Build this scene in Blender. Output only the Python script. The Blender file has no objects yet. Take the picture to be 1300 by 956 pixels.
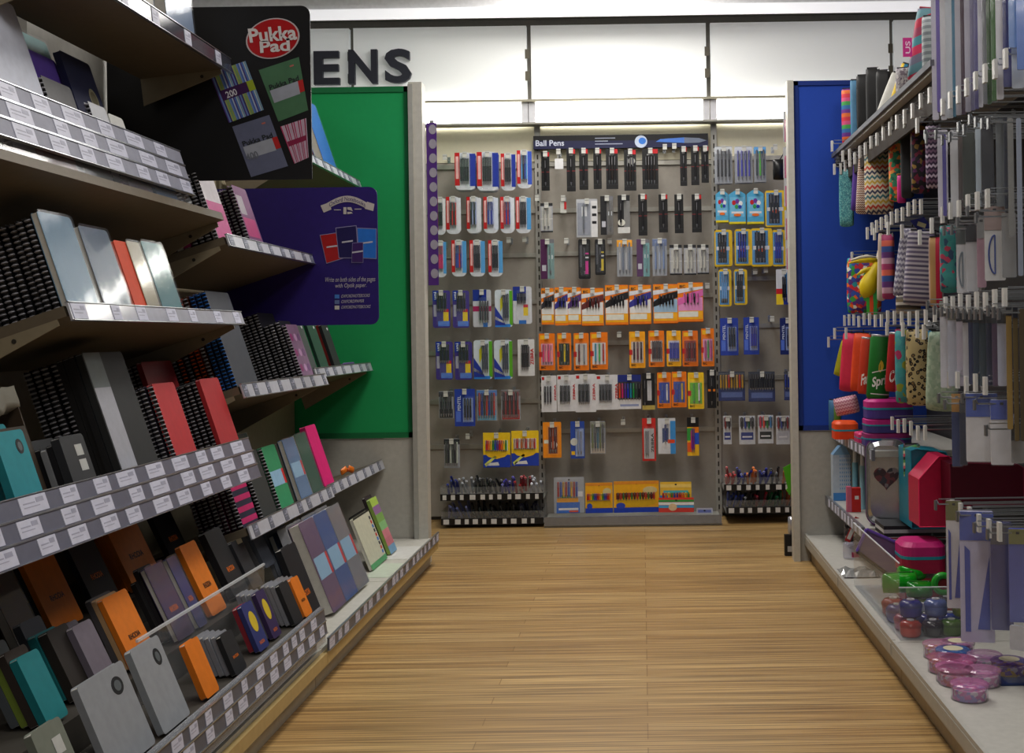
import bpy, math, random
from mathutils import Vector, Matrix
random.seed(7)
C = bpy.context.scene.collection
sc = bpy.context.scene
F = 1560.0; CX = 815.0; CY = 425.0; ROLL = 0.0150
# ------------------------------------------------------------------ photo measurements -> metres
def U(px, py):
    dx, dy = px-CX, py-CY
    return dx-ROLL*dy, dy+ROLL*dx
def P(px, py, Y):                       # point on the frontal plane at depth Y
    dx, dy = U(px, py)
    return dx*Y/F, 1.0-dy*Y/F
def YX(px, X, z):                       # depth of a point on the line X=const, z=const
    Y = F*X/(px-CX)
    for _ in range(3):
        py = CY-(z-1)*F/Y
        Y = F*X/(px-ROLL*(py-CY)-CX)
    return Y
# ------------------------------------------------------------------ materials
def lin(c):
    c = c/255.0
    return c/12.92 if c <= .04045 else ((c+.055)/1.055)**2.4
def rgba(c): return (lin(c[0]), lin(c[1]), lin(c[2]), 1)
_M = {}
def mat(c, rough=.5, metal=0, alpha=1, emit=0, var=.08, spec=.5):
    c = tuple(int(x) for x in c)
    k = (c, rough, metal, alpha, emit, var)
    if k in _M: return _M[k]
    m = bpy.data.materials.new('surface'); m.use_nodes = True
    nt = m.node_tree; b = nt.nodes['Principled BSDF']
    col = rgba(c)
    b.inputs['Roughness'].default_value = rough; b.inputs['Metallic'].default_value = metal
    b.inputs['Alpha'].default_value = alpha
    if emit:
        b.inputs['Base Color'].default_value = col
        b.inputs['Emission Color'].default_value = col; b.inputs['Emission Strength'].default_value = emit
    elif var and alpha == 1:
        tc = nt.nodes.new('ShaderNodeTexCoord'); n = nt.nodes.new('ShaderNodeTexNoise'); n.inputs['Scale'].default_value = 45
        r = nt.nodes.new('ShaderNodeValToRGB')
        r.color_ramp.elements[0].color = tuple(x*(1-var*2) for x in col[:3])+(1,)
        r.color_ramp.elements[1].color = tuple(min(1, x*(1+var)) for x in col[:3])+(1,)
        nt.links.new(tc.outputs['Object'], n.inputs['Vector']); nt.links.new(n.outputs['Fac'], r.inputs['Fac'])
        nt.links.new(r.outputs['Color'], b.inputs['Base Color'])
    else: b.inputs['Base Color'].default_value = col
    _M[k] = m; return m
def clear(c=(225, 232, 240), a=.05, rough=.08, bump=0):
    k = ('clear', tuple(c), a, rough, bump)
    if k in _M: return _M[k]
    m = bpy.data.materials.new('clear_plastic'); m.use_nodes = True; nt = m.node_tree; N = nt.nodes.new; L = nt.links.new
    nt.nodes.remove(nt.nodes['Principled BSDF']); out = nt.nodes['Material Output']
    tr = N('ShaderNodeBsdfTransparent'); gl = N('ShaderNodeBsdfGlossy'); gl.inputs['Roughness'].default_value = rough
    df = N('ShaderNodeBsdfDiffuse'); df.inputs['Color'].default_value = rgba(c)
    m1 = N('ShaderNodeMixShader'); m1.inputs[0].default_value = a; L(tr.outputs[0], m1.inputs[1]); L(df.outputs[0], m1.inputs[2])
    lw = N('ShaderNodeLayerWeight'); lw.inputs['Blend'].default_value = .35; fr = N('ShaderNodeMapRange'); fr.inputs['From Max'].default_value = 1; fr.inputs['To Min'].default_value = .035; fr.inputs['To Max'].default_value = .24; pw = N('ShaderNodeMath'); pw.operation = 'POWER'; pw.inputs[1].default_value = 2.5; L(lw.outputs['Facing'], pw.inputs[0]); L(pw.outputs[0], fr.inputs['Value'])
    if bump:
        n = N('ShaderNodeTexNoise'); n.inputs['Scale'].default_value = 9; tc = N('ShaderNodeTexCoord'); L(tc.outputs['Object'], n.inputs['Vector'])
        b = N('ShaderNodeBump'); b.inputs['Strength'].default_value = bump; b.inputs['Distance'].default_value = .01; L(n.outputs['Fac'], b.inputs['Height'])
        L(b.outputs['Normal'], gl.inputs['Normal']); L(b.outputs['Normal'], lw.inputs['Normal'])
    m2 = N('ShaderNodeMixShader'); L(fr.outputs[0], m2.inputs[0]); L(m1.outputs[0], m2.inputs[1]); L(gl.outputs[0], m2.inputs[2])
    L(m2.outputs[0], out.inputs['Surface']); _M[k] = m; return m
def nodes_mat(fn, rough=.6):
    m = bpy.data.materials.new('pattern'); m.use_nodes = True
    nt = m.node_tree; b = nt.nodes['Principled BSDF']; b.inputs['Roughness'].default_value = rough
    tc = nt.nodes.new('ShaderNodeTexCoord'); mp = nt.nodes.new('ShaderNodeMapping')
    nt.links.new(tc.outputs['Object'], mp.inputs['Vector'])
    out = fn(nt, mp)
    nt.links.new(out, b.inputs['Base Color']); return m
def ramp(nt, src, stops, const=True):
    r = nt.nodes.new('ShaderNodeValToRGB'); cr = r.color_ramp
    cr.interpolation = 'CONSTANT' if const else 'LINEAR'
    while len(cr.elements) < len(stops): cr.elements.new(.5)
    for e, (p, c) in zip(cr.elements, stops): e.position = p; e.color = rgba(c)
    nt.links.new(src, r.inputs['Fac']); return r.outputs['Color']
def m_stripes(cols, period, axis='X', rot=0, dist=0):
    def fn(nt, mp):
        s = nt.nodes.new('ShaderNodeSeparateXYZ'); nt.links.new(mp.outputs[0], s.inputs[0])
        mp.inputs['Rotation'].default_value = (0, rot, 0)
        a = nt.nodes.new('ShaderNodeMath'); a.operation = 'DIVIDE'; a.inputs[1].default_value = period
        nt.links.new(s.outputs[axis], a.inputs[0])
        fr = nt.nodes.new('ShaderNodeMath'); fr.operation = 'FRACT'; nt.links.new(a.outputs[0], fr.inputs[0])
        return ramp(nt, fr.outputs[0], [(i/len(cols), c) for i, c in enumerate(cols)])
    return nodes_mat(fn)
def m_zig(cols, period, wig=.006):
    def fn(nt, mp):
        s = nt.nodes.new('ShaderNodeSeparateXYZ'); nt.links.new(mp.outputs[0], s.inputs[0])
        pp = nt.nodes.new('ShaderNodeMath'); pp.operation = 'PINGPONG'; pp.inputs[1].default_value = wig
        nt.links.new(s.outputs['X'], pp.inputs[0])
        ad = nt.nodes.new('ShaderNodeMath'); ad.operation = 'ADD'
        nt.links.new(s.outputs['Z'], ad.inputs[0]); nt.links.new(pp.outputs[0], ad.inputs[1])
        a = nt.nodes.new('ShaderNodeMath'); a.operation = 'DIVIDE'; a.inputs[1].default_value = period; nt.links.new(ad.outputs[0], a.inputs[0])
        fr = nt.nodes.new('ShaderNodeMath'); fr.operation = 'FRACT'; nt.links.new(a.outputs[0], fr.inputs[0])
        return ramp(nt, fr.outputs[0], [(i/len(cols), c) for i, c in enumerate(cols)])
    return nodes_mat(fn)
def m_spots(cols, scale):
    def fn(nt, mp):
        v = nt.nodes.new('ShaderNodeTexVoronoi'); v.inputs['Scale'].default_value = scale
        nt.links.new(mp.outputs[0], v.inputs['Vector'])
        s = nt.nodes.new('ShaderNodeSeparateColor'); nt.links.new(v.outputs['Color'], s.inputs[0])
        return ramp(nt, s.outputs[0], [(i/len(cols), c) for i, c in enumerate(cols)])
    return nodes_mat(fn)
def m_leopard(base, ring, inner, scale):
    def fn(nt, mp):
        v = nt.nodes.new('ShaderNodeTexVoronoi'); v.inputs['Scale'].default_value = scale
        n = nt.nodes.new('ShaderNodeTexNoise'); n.inputs['Scale'].default_value = scale*1.5
        ad = nt.nodes.new('ShaderNodeMath'); ad.operation = 'MULTIPLY_ADD'; ad.inputs[1].default_value = .5
        nt.links.new(mp.outputs[0], v.inputs['Vector']); nt.links.new(mp.outputs[0], n.inputs['Vector'])
        nt.links.new(n.outputs['Fac'], ad.inputs[0]); nt.links.new(v.outputs['Distance'], ad.inputs[2])
        return ramp(nt, ad.outputs[0], [(0, inner), (.46, ring), (.64, base)])
    return nodes_mat(fn)
WHITE = (225, 225, 228); BLACK = (18, 18, 20); METAL = mat((185, 188, 192), .3, .9); DKMETAL = mat((45, 45, 48), .35, .8)
PAPER = mat((214, 212, 205), .8); CLEAR = clear(); TICKET = mat((205, 207, 225), .5); TICKGREY = mat((92, 95, 108), .4)
CREAM = mat((196, 190, 172), .5); GREYPAINT = mat((176, 176, 170), .45); BEIGE = mat((150, 140, 118), .55)
# ------------------------------------------------------------------ mesh builder
class MB:
    def __init__(s): s.v = []; s.f = []; s.mi = []; s.mats = []
    def slot(s, m):
        if m not in s.mats: s.mats.append(m)
        return s.mats.index(m)
    def add(s, vs, fs, m):
        o = len(s.v); i = s.slot(m); s.v += [tuple(p) for p in vs]
        for f in fs: s.f.append([o+k for k in f]); s.mi.append(i)
        return s
    def box(s, x0, x1, y0, y1, z0, z1, m):
        vs = [(x, y, z) for x in (x0, x1) for y in (y0, y1) for z in (z0, z1)]
        return s.add(vs, [(0,1,3,2),(4,6,7,5),(0,4,5,1),(2,3,7,6),(0,2,6,4),(1,5,7,3)], m)
    def quad(s, pts, m): return s.add(pts, [tuple(range(len(pts)))], m)
    def prism(s, pts, a, b, m, plane='XZ'):     # polygon extruded along the remaining axis
        mk = {'XZ': lambda p, t: (p[0], t, p[1]), 'YZ': lambda p, t: (t, p[0], p[1]), 'XY': lambda p, t: (p[0], p[1], t)}[plane]
        n = len(pts); vs = [mk(p, a) for p in pts]+[mk(p, b) for p in pts]
        fs = [tuple(range(n))[::-1], tuple(range(n, 2*n))]+[(i, (i+1) % n, n+(i+1) % n, n+i) for i in range(n)]
        return s.add(vs, fs, m)
    def cyl(s, p0, p1, r0, r1, m, n=8, cap=True):
        p0 = Vector(p0); p1 = Vector(p1); d = (p1-p0).normalized()
        a = Vector((0,0,1)) if abs(d.z) < .9 else Vector((1,0,0)); u = d.cross(a).normalized(); w = d.cross(u)
        vs = []
        for p, r in ((p0, r0), (p1, r1)):
            for i in range(n):
                t = 2*math.pi*i/n; vs.append(p+u*math.cos(t)*r+w*math.sin(t)*r)
        fs = [(i, (i+1) % n, n+(i+1) % n, n+i) for i in range(n)]
        if cap: fs += [tuple(range(n))[::-1], tuple(range(n, 2*n))]
        return s.add(vs, fs, m)
    def tube(s, pts, r, m, n=6):
        for a, b in zip(pts[:-1], pts[1:]): s.cyl(a, b, r, r, m, n)
        return s
    def lathe(s, prof, m, n=20, c=(0, 0)):
        vs = []; k = len(prof)
        for i in range(n):
            t = 2*math.pi*i/n
            for r, z in prof: vs.append((c[0]+r*math.cos(t), c[1]+r*math.sin(t), z))
        fs = [(i*k+j, ((i+1) % n)*k+j, ((i+1) % n)*k+j+1, i*k+j+1) for i in range(n) for j in range(k-1)]
        return s.add(vs, fs, m)
    def cushion(s, w, h, t, m, p=3.5, n=14, z0=0, taper=0, bend=0):   # soft zip pouch: width x, height z from z0, thickness y
        vs = []; fs = []
        for side in (-1, 1):
            o = len(vs)
            for i in range(n+1):
                for j in range(n+1):
                    u = -1+2*i/n; v = -1+2*j/n
                    uu = math.copysign(abs(u)**.8, u); vv = math.copysign(abs(v)**.8, v)
                    th = (max(0, 1-abs(uu)**p)*max(0, 1-abs(vv)**p))**.5
                    k = 1+taper*vv*.5
                    rr = 1-.06*abs(uu*vv)**3
                    x = uu*w/2*k*rr; z = z0+(vv*rr+1)*h/2
                    vs.append((x+bend*(vv*vv-1)*w*.1, side*th*t/2, z))
            for i in range(n):
                for j in range(n):
                    q = [o+i*(n+1)+j, o+(i+1)*(n+1)+j, o+(i+1)*(n+1)+j+1, o+i*(n+1)+j+1]
                    fs.append(tuple(q if side < 0 else q[::-1]))
        return s.add(vs, fs, m)
    def mesh(s, smooth=False):
        me = bpy.data.meshes.new('mesh'); me.from_pydata(s.v, [], s.f)
        for m in s.mats: me.materials.append(m)
        for p, i in zip(me.polygons, s.mi):
            p.material_index = i; p.use_smooth = smooth
        me.update(); return me
def rr(x0, x1, z0, z1, r, n=4, corners=(1,1,1,1)):     # rounded rectangle, ccw from bottom-left
    pts = []
    for (cx, cz, a), k in zip(((x0+r, z0+r, 180), (x1-r, z0+r, 270), (x1-r, z1-r, 0), (x0+r, z1-r, 90)), corners):
        if not k:
            pts.append((x0 if a in (180, 90) else x1, z0 if a in (180, 270) else z1)); continue
        for i in range(n+1):
            t = math.radians(a+90*i/n); pts.append((cx+r*math.cos(t), cz+r*math.sin(t)))
    return pts
def ell(cx, cz, a, b, n=28): return [(cx+a*math.cos(2*math.pi*i/n), cz+b*math.sin(2*math.pi*i/n)) for i in range(n)]
def ob(name, me, parent=None, loc=(0,0,0), rot=(0,0,0), smooth=False):
    if isinstance(me, MB): me = me.mesh(smooth)
    o = bpy.data.objects.new(name, me); C.objects.link(o)
    o.location = loc; o.rotation_euler = rot
    if parent: o.parent = parent
    return o
def fit(l):
    for w_ in ('the', 'of', 'in', 'at', 'stack', 'and', 'with', 'pack', 'on'):
        ws = l.split()
        while len(ws) > 16 and w_ in ws: ws.remove(w_)
        l = ' '.join(ws)
    return l
def tag(o, label, cat, group=None, kind=None):
    label = fit(label)
    o['label'] = label; o['category'] = cat
    if group: o['group'] = group
    if kind: o['kind'] = kind
    return o
def thing(name, label, cat, loc=(0,0,0), rot=(0,0,0), group=None):
    return tag(ob(name, None, None, loc, rot), label, cat, group)
def struct(name, me, label=None):
    o = ob(name, me); o['kind'] = 'structure'
    if label: o['label'] = label; o['category'] = name.split('_')[0]
    return o
_T = {}
def text2d(s, bold=.0):                  # triangulated text outline scaled to 1 high
    k = (s, bold)
    if k in _T: return _T[k]
    cu = bpy.data.curves.new('t', 'FONT'); cu.body = s; cu.offset = bold; cu.resolution_u = 3
    o = bpy.data.objects.new('t', cu); C.objects.link(o)
    dg = bpy.context.evaluated_depsgraph_get(); e = o.evaluated_get(dg); me = e.to_mesh()
    vs = [(v.co.x, v.co.y) for v in me.vertices]; fs = [tuple(p.vertices) for p in me.polygons]
    e.to_mesh_clear(); bpy.data.objects.remove(o); bpy.data.curves.remove(cu)
    x0 = min(v[0] for v in vs); x1 = max(v[0] for v in vs); y0 = min(v[1] for v in vs); y1 = max(v[1] for v in vs)
    _T[k] = ([((x-x0)/(x1-x0), (y-y0)/(y1-y0)) for x, y in vs], fs, (x1-x0)/(y1-y0)); return _T[k]
def put_text(mb, s, m, fn, bold=0.0):    # fn maps unit (u right, v up) to 3D
    vs, fs, a = text2d(s, bold); mb.add([fn(u, v) for u, v in vs], fs, m)
# text is generated before the scene fills up
for s_, b_ in (('P',.03),('E',.03),('N',.03),('S',.03),('Pukka',.03),('Pad',.03),('Pukka Pad',.02),('400',.02),('200',.02),('Ball Pens',.02),
               ('RHODIA',.02),('ZEBRA',.02),('BIC',.02),('Oxford Notebooks',0),('Write on both sides of the pages',0),('with Optik paper.',0),
               ('OXFORDNOTEBOOKS',0),('OXFORDPAPER',0),('Sprite',.03),('Coca',.03),('uni',.02),('PENTEL',.02),('US',.02),('Fanta',.02),('H',0)): text2d(s_, b_)
ORD = ['first','second','third','fourth','fifth','sixth','seventh','eighth','ninth','tenth','eleventh','twelfth','thirteenth','fourteenth','fifteenth']
# ------------------------------------------------------------------ camera
cam = bpy.data.cameras.new('camera'); co = bpy.data.objects.new('camera', cam); C.objects.link(co)
cam.sensor_width = 36; cam.lens = F/1300*36; cam.shift_x = -(CX-650)/1300; cam.shift_y = -(478-CY)/1300; cam.clip_start = .02
r = Vector((math.cos(ROLL), 0, -math.sin(ROLL))); u = Vector((math.sin(ROLL), 0, math.cos(ROLL)))
M = Matrix((r, u, (0,-1,0))).transposed().to_4x4(); M.translation = (0,0,1.0); co.matrix_world = M
sc.camera = co; sc.cycles.transparent_max_bounces = 32
# ------------------------------------------------------------------ room
def m_floor():
    def fn(nt, mp):
        b = nt.nodes.new('ShaderNodeTexBrick'); b.inputs['Scale'].default_value = 1
        b.inputs['Brick Width'].default_value = 1.15; b.inputs['Row Height'].default_value = .062; b.inputs['Mortar Size'].default_value = .0012
        b.inputs['Color1'].default_value = rgba((206, 176, 124)); b.inputs['Color2'].default_value = rgba((184, 151, 100)); b.inputs['Mortar'].default_value = rgba((158, 124, 76))
        b.offset = .37; b.offset_frequency = 3
        nt.links.new(mp.outputs[0], b.inputs['Vector'])
        m2 = nt.nodes.new('ShaderNodeMapping'); m2.inputs['Scale'].default_value = (.8, 44, 1)
        nt.links.new(mp.outputs[0], m2.inputs['Vector'])
        n = nt.nodes.new('ShaderNodeTexNoise'); n.inputs['Scale'].default_value = 2.2; n.inputs['Detail'].default_value = 5
        nt.links.new(m2.outputs[0], n.inputs['Vector'])
        rc = ramp(nt, n.outputs['Fac'], [(.36, (138, 124, 108)), (.62, (255, 250, 240))], False)
        mx = nt.nodes.new('ShaderNodeMix'); mx.data_type = 'RGBA'; mx.blend_type = 'MULTIPLY'; mx.inputs[0].default_value = .75
        nt.links.new(b.outputs['Color'], mx.inputs[6]); nt.links.new(rc, mx.inputs[7]); return mx.outputs[2]
    return nodes_mat(fn, .38)
struct('floor', MB().box(-5, 5, -3, 6.8, -.05, 0, m_floor()))
struct('ceiling', MB().box(-5, 5, -3, 6.6, 3.05, 3.1, mat((205, 205, 208), .8)))
YW = 6.75
UP = mat((238, 240, 240), .6, emit=.13); PEGM = mat((158, 152, 143), .5, var=.05); CRM = mat((226, 220, 196), .6, var=.03)  # fascia panels get a faint glow of their own to brighten them
struct('wall_back', MB().box(-5, 5, YW+.02, YW+.1, 0, 3.1, mat((120, 116, 108), .7)))
struct('trim_1', MB().box(-5, 5, 6.55, 6.6, 2.745, 3.1, mat((228, 228, 230), .6)).box(-5, 5, 6.6, YW+.02, 2.745, 2.77, mat((120, 118, 112), .7)))
struct('trim_2', MB().box(-5, 5, 6.535, 6.55, 2.70, 2.755, mat((245, 245, 248), .4, emit=.55)))  # trim brightened by a glow in its own material
struct('wall_left', MB().box(-5, -2.2, 4.9, 5.0, 0, 3.05, mat((205, 206, 210), .7)))
struct('trim_3', MB().box(-5, -2.36, 4.86, 4.9, 2.225, 2.265, mat((255, 255, 255), .4, emit=2)))  # light strip glowing on the left wall
seam = [-1.6]+[P(x, 80, YW)[0] for x in (672, 899, 1131)]+[2.4]
xs = [-3.5, -2.55, -1.58]+[P(672, 80, YW)[0], P(899, 80, YW)[0], P(1131, 80, YW)[0]]+[2.34, 3.3]
xs[2] = xs[3]-.97
for i, (a, b) in enumerate(zip(xs[:-1], xs[1:])):
    t = thing('fascia_panel', 'plain white upper fascia panel, %s from the left along the back wall' % ORD[i], 'wall panel', ((a+b)/2, YW, 2.3), group='white fascia panels')
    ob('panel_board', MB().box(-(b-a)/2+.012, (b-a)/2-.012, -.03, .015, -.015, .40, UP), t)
    if a > 0 or True:
        ob('slot_bracket', MB().box((b-a)/2-.02, (b-a)/2+.005, -.034, -.031, .22, .27, mat((90, 84, 70), .5)).box((b-a)/2-.02, (b-a)/2+.005, -.034, -.031, .1, .15, mat((90, 84, 70), .5)), t)
    l = thing('light_pelmet', 'glowing white strip light box, %s from the left along the back wall' % ORD[i], 'light', ((a+b)/2, YW-.03, 2.15), group='strip light boxes on the back wall')
    ob('diffuser', MB().box(-(b-a)/2+.04, (b-a)/2-.04, -.075, -.03, .008, .116, mat((255, 253, 246), .5, emit=9)), l)
    for sg in (-1, 1): ob('end_cap', MB().box(sg*((b-a)/2-.038) if sg > 0 else -(b-a)/2+.002, sg*((b-a)/2-.002) if sg > 0 else -(b-a)/2+.038, -.075, -.03, .008, .116, mat((200, 200, 205), .5)), l)
    ob('rail', MB().box(-(b-a)/2, (b-a)/2, -.086, 0, -.004, .006, mat((150, 148, 140), .5)).box(-(b-a)/2, (b-a)/2, -.09, -.03, .118, .13, mat((150, 146, 130), .5)), l)
# PENS lettering
def letter(chx, x0, y0, x1, y1):
    X0, Z0 = P(x0, y1, 6.7); X1, Z1 = P(x1, y0, 6.7)
    vs, fs, a = text2d(chx, .03)
    mb = MB(); m = mat((52, 54, 66), .5); n = len(vs)
    top = [(X0+u*(X1-X0), 6.69, Z0+v*(Z1-Z0)) for u, v in vs]; bk = [(p[0], 6.718, p[2]) for p in top]
    ed = {}
    for f in fs:
        for i in range(len(f)): ed[(f[i], f[(i+1) % len(f)])] = 1
    side = [(a_, b_, n+b_, n+a_) for a_, b_ in ed if (b_, a_) not in ed]
    mb.add(top+bk, list(fs)+side, m)
    tag(ob('wall_letter', mb), 'dark raised letter %s of the PENS sign on the white fascia' % chx, 'letter', 'PENS sign letters')
letter('P', 352, 66, 386, 110); letter('E', 399, 65, 431, 108); letter('N', 443, 63, 479, 107); letter('S', 489, 62, 522, 106)
# pegboard bays
bay_x = [P(540, 400, YW)[0]-.25, P(686, 400, YW)[0], P(909, 400, YW)[0], P(1135, 400, YW)[0]]
bn = ['left', 'middle', 'right']
rows = {0: (205, 262, 318, 377, 441, 503, 560), 1: (203, 262, 317, 372, 431, 481, 542), 2: (199, 252, 302, 352, 412, 478, 538)}
for i in range(3):
    a, b = bay_x[i], bay_x[i+1]
    t = thing('wall_bay', 'grey metal display back panel of the %s wall bay with cream top' % bn[i], 'display panel', ((a+b)/2, YW, 0)); h = (b-a)/2
    ob('back_panel', MB().box(-h+.012, h-.012, -.012, .015, .02, 1.955, PEGM), t)
    ob('top_panel', MB().box(-h+.012, h-.012, -.012, .015, 1.958, 2.16, CRM), t)
    for ry in rows[i]:
        z = P(800, ry+4, 6.73)[1]
        ob('hook_rail', MB().box(-h+.012, h-.012, -.022, -.0125, z-.012, z+.012, mat((175, 172, 164), .35, .6)), t)
for i in range(1, 4):
    mb = MB().box(-.016, .016, -.03, .015, 0, 2.2, mat((176, 174, 168), .4, .3)); dk = mat((60, 56, 50), .6)
    for k in range(44): mb.box(-.004, .004, -.031, -.0295, .04+k*.047, .066+k*.047, dk)
    tag(ob('slotted_upright', mb, None, (bay_x[i], YW, 0)), 'slotted metal upright strip right of the %s wall bay' % bn[i-1], 'upright')
# header sign
x0, z1 = P(677, 172, 6.68); x1, z0 = P(899, 188, 6.68); z0 = z0+.008; 
t = thing('header_sign', 'long dark navy Ball Pens header sign above the middle bay', 'sign', (x0, 6.68, z0)); w = x1-x0; hh = z1-z0-.003
ob('sign_board', MB().box(0, w, 0, .03, 0, hh, mat((8, 8, 14), .5)).quad([(0,-.0005,0),(w,-.0005,0),(w,-.0005,hh*.5),(0,-.0005,hh*.62)], mat((22, 26, 70), .5)), t)
mb = MB(); put_text(mb, 'Ball Pens', mat((205, 210, 225)), lambda u, v: (.012+u*.155, -.001, hh*.22+v*hh*.45), .02); ob('printed_text', mb, t)
mb = MB()
for k, (q, wd) in enumerate(((.72, .11), (.5, .07), (.28, .15))): mb.box(.335, .335+wd, -.0012, -.0004, hh*q, hh*q+.005, mat((165, 170, 190)))
ob('small_print', mb, t)
mb = MB().prism(ell(.585, hh*.45, .034, .034), -.003, 0, mat((200, 212, 232))).prism(ell(.592, hh*.5, .02, .018), -.0034, 0, mat((60, 130, 220))); ob('round_emblem', mb, t)
mb = MB().prism([(.665, hh*.42), (.82, hh*.3), (.82, hh*.72), (.69, hh*.62)], -.002, 0, mat((80, 130, 215))).prism([(.82, hh*.3), (.9, hh*.3), (.942, hh*.47), (.9, hh*.66), (.82, hh*.72)], -.002, 0, mat((120, 130, 150))); ob('printed_pen', mb, t)
# ------------------------------------------------------------------ hooks and carded packs
_hook = {}
def hook(x, y, z, front, label, group, L=None, axis='Y', tick=(205, 205, 200)):
    """wire hook from the panel to 'front'; ticket plate at its tip"""
    L = math.ceil(L*100-1e-6)/100; key = (axis, L, tick)
    if key not in _hook:
        w = MB(); tk = MB()
        w.cyl((0, L, 0), (0, 0, 0), .0022, .0022, METAL, 5).cyl((0, 0, 0), (0, -.006, .012), .0022, .0022, METAL, 5).cyl((0, L, .014), (0, .0, .014), .0016, .0016, METAL, 5)
        w.box(-.008, .008, L-.004, L, -.012, .022, METAL)
        if axis == 'X' and tick != (205, 205, 200): tk.box(-.008, .008, -.011, -.006, -.016, .010, mat(tick, .35, .5))
        elif axis == 'X': tk.box(-.010, .010, -.013, -.005, -.034, .012, mat((214, 214, 212), .4))
        else: tk.box(-.0115, .0115, -.0095, -.008, -.014, .016, mat(tick, .4)).box(-.0115, .0115, -.0105, -.0094, .006, .008, mat((120, 120, 120)))
        _hook[key] = (w.mesh(), tk.mesh())
    rz = 0 if axis == 'Y' else -math.pi/2
    t = thing('display_hook', label, 'hook', (x, y, z), (0, 0, rz), group)
    ob('wire', _hook[key][0], t); ob('price_ticket', _hook[key][1], t)
    return t
_pen = {}
def pen_mesh(L, r, col, tip=None):
    k = (round(L, 3), round(r, 4), col, tip)
    if k not in _pen:
        m = mat(col, .3); mt = mat(tip or (150, 150, 155), .3, .5); mb = MB()
        mb.cyl((0,0,.14*L), (0,0,.97*L), r, r, m, 7).cyl((0,0,.97*L), (0,0,L), r*.7, r*.5, m, 7).cyl((0,0,.14*L), (0,0,.03*L), r*.95, r*.4, mt, 7).cyl((0,0,.03*L), (0,0,0), r*.3, r*.12, METAL, 6)
        mb.box(-.0012, .0012, -r-.002, -r, .68*L, .96*L, mt)
        _pen[k] = mb.mesh()
    return _pen[k]
def pack(name, label, cat, x0, y0, x1, y1, Y, st, group, stack=1):
    X0, Z1 = P(x0, y0, Y); X1, Z0 = P(x1, y1, Y); w = X1-X0; h = Z1-Z0
    res = []
    card = MB(); cm = mat(st['c'], .4); rad = st.get('r', .006)
    hole_w = min(.006, w*.15)
    pts = rr(-w/2, w/2, -h, 0, min(rad, w*.45))
    if 'shape' in st: pts = [(a*w, -h+b*h) for a, b in st['shape']]
    card.prism(pts, 0, .0012, cm)
    card.prism(ell(0, -.014, hole_w, .004, 10), -.0006, 0, mat((40, 40, 42)))
    for i, (a, b, c, d, col) in enumerate(st.get('p', ())):
        q = -.0004-.00015*i
        card.quad([(-w/2+a*w, q, -h+b*h), (-w/2+c*w, q, -h+b*h), (-w/2+c*w, q, -h+d*h), (-w/2+a*w, q, -h+d*h)], mat(col, .4))
    for i, (a, b, ra, rb, col) in enumerate(st.get('e', ())):
        card.prism(ell(-w/2+a*w, -h+b*h, ra*w, rb*h, 18), -.0014-.0002*i, 0, mat(col, .35))
    for poly, col in st.get('g', ()):
        card.quad([(-w/2+a*w, -.0011, -h+b*h) for a, b in poly], mat(col, .4))
    cme = card.mesh(); tm = None
    if 't' in st:
        s, col, a, b, ln, sz, vert = st['t']; tb = MB()
        if vert: put_text(tb, s, mat(col), lambda u_, v_: (-w/2+a*w-v_*sz*w, -.0018, -h+b*h+u_*ln*h), .02)
        else: put_text(tb, s, mat(col), lambda u_, v_: (-w/2+a*w+u_*ln*w, -.0018, -h+b*h+v_*sz*h), .02)
        tm = tb.mesh()
    bl = None
    if 'b' in st:
        a, b, c, d = st['b']; bb = MB()
        o = rr(-w/2+a*w, -w/2+c*w, -h+b*h, -h+d*h, min(.008, (c-a)*w*.4)); n = len(o); cx_ = -w/2+(a+c)/2*w; cz_ = -h+(b+d)/2*h
        inn = [(cx_+(p[0]-cx_)*.86, cz_+(p[1]-cz_)*.95) for p in o]; dp = st.get('bd', .014)
        bb.add([(p[0], -.0012, p[1]) for p in o]+[(p[0], -dp, p[1]) for p in inn], [(i, (i+1) % n, n+(i+1) % n, n+i) for i in range(n)]+[tuple(range(n, 2*n))], CLEAR)
        bl = bb.mesh()
    for k in range(stack):
        lb = label if k == 0 else label.replace(' pack', ' pack hung %s' % ('behind' if k == 1 else 'rearmost'), 1)
        t = thing(name, lb, cat, ((X0+X1)/2, Y+.02*k, Z1-.003*k), (0, 0, math.radians(random.uniform(-3, 3))), group)
        cdo = ob('backing_card', cme, t)
        if tm: ob('printed_text', tm, cdo)
        if 'n' in st and k == 0:
            a, b, c, d = st['pe']; n = st['n']; cols = st['pc']; pw = (c-a)*w/n; rr_ = min(pw*.46, .0055)
            for i in range(n):
                ob('pen', pen_mesh(round((d-b)*h, 2), round(rr_, 3) if rr_ > .0015 else .0015, cols[i % len(cols)]), t, (-w/2+a*w+pw*(i+.5), -.0018-rr_, -h+b*h))
        if bl: ob('blister', bl, t)
        res.append(t)
    return res
DK = (30, 30, 36); RED = (196, 32, 38); BLU = (40, 60, 160); LBL = (90, 160, 215); ORG = (238, 130, 22); YEL = (240, 190, 30)
def S_red(right=LBL, pens=(DK,), n=4): return dict(c=(212, 215, 222), r=.028, p=[(0, .12, .24, 1, RED), (.72, .1, 1, .97, right), (.05, .3, .19, .9, (235, 190, 190)), (.3, .78, .7, .97, (190, 195, 205))], n=n, pe=(.27, .14, .7, .86), pc=pens, b=(.2, .03, .78, .92), bd=.02)
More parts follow.
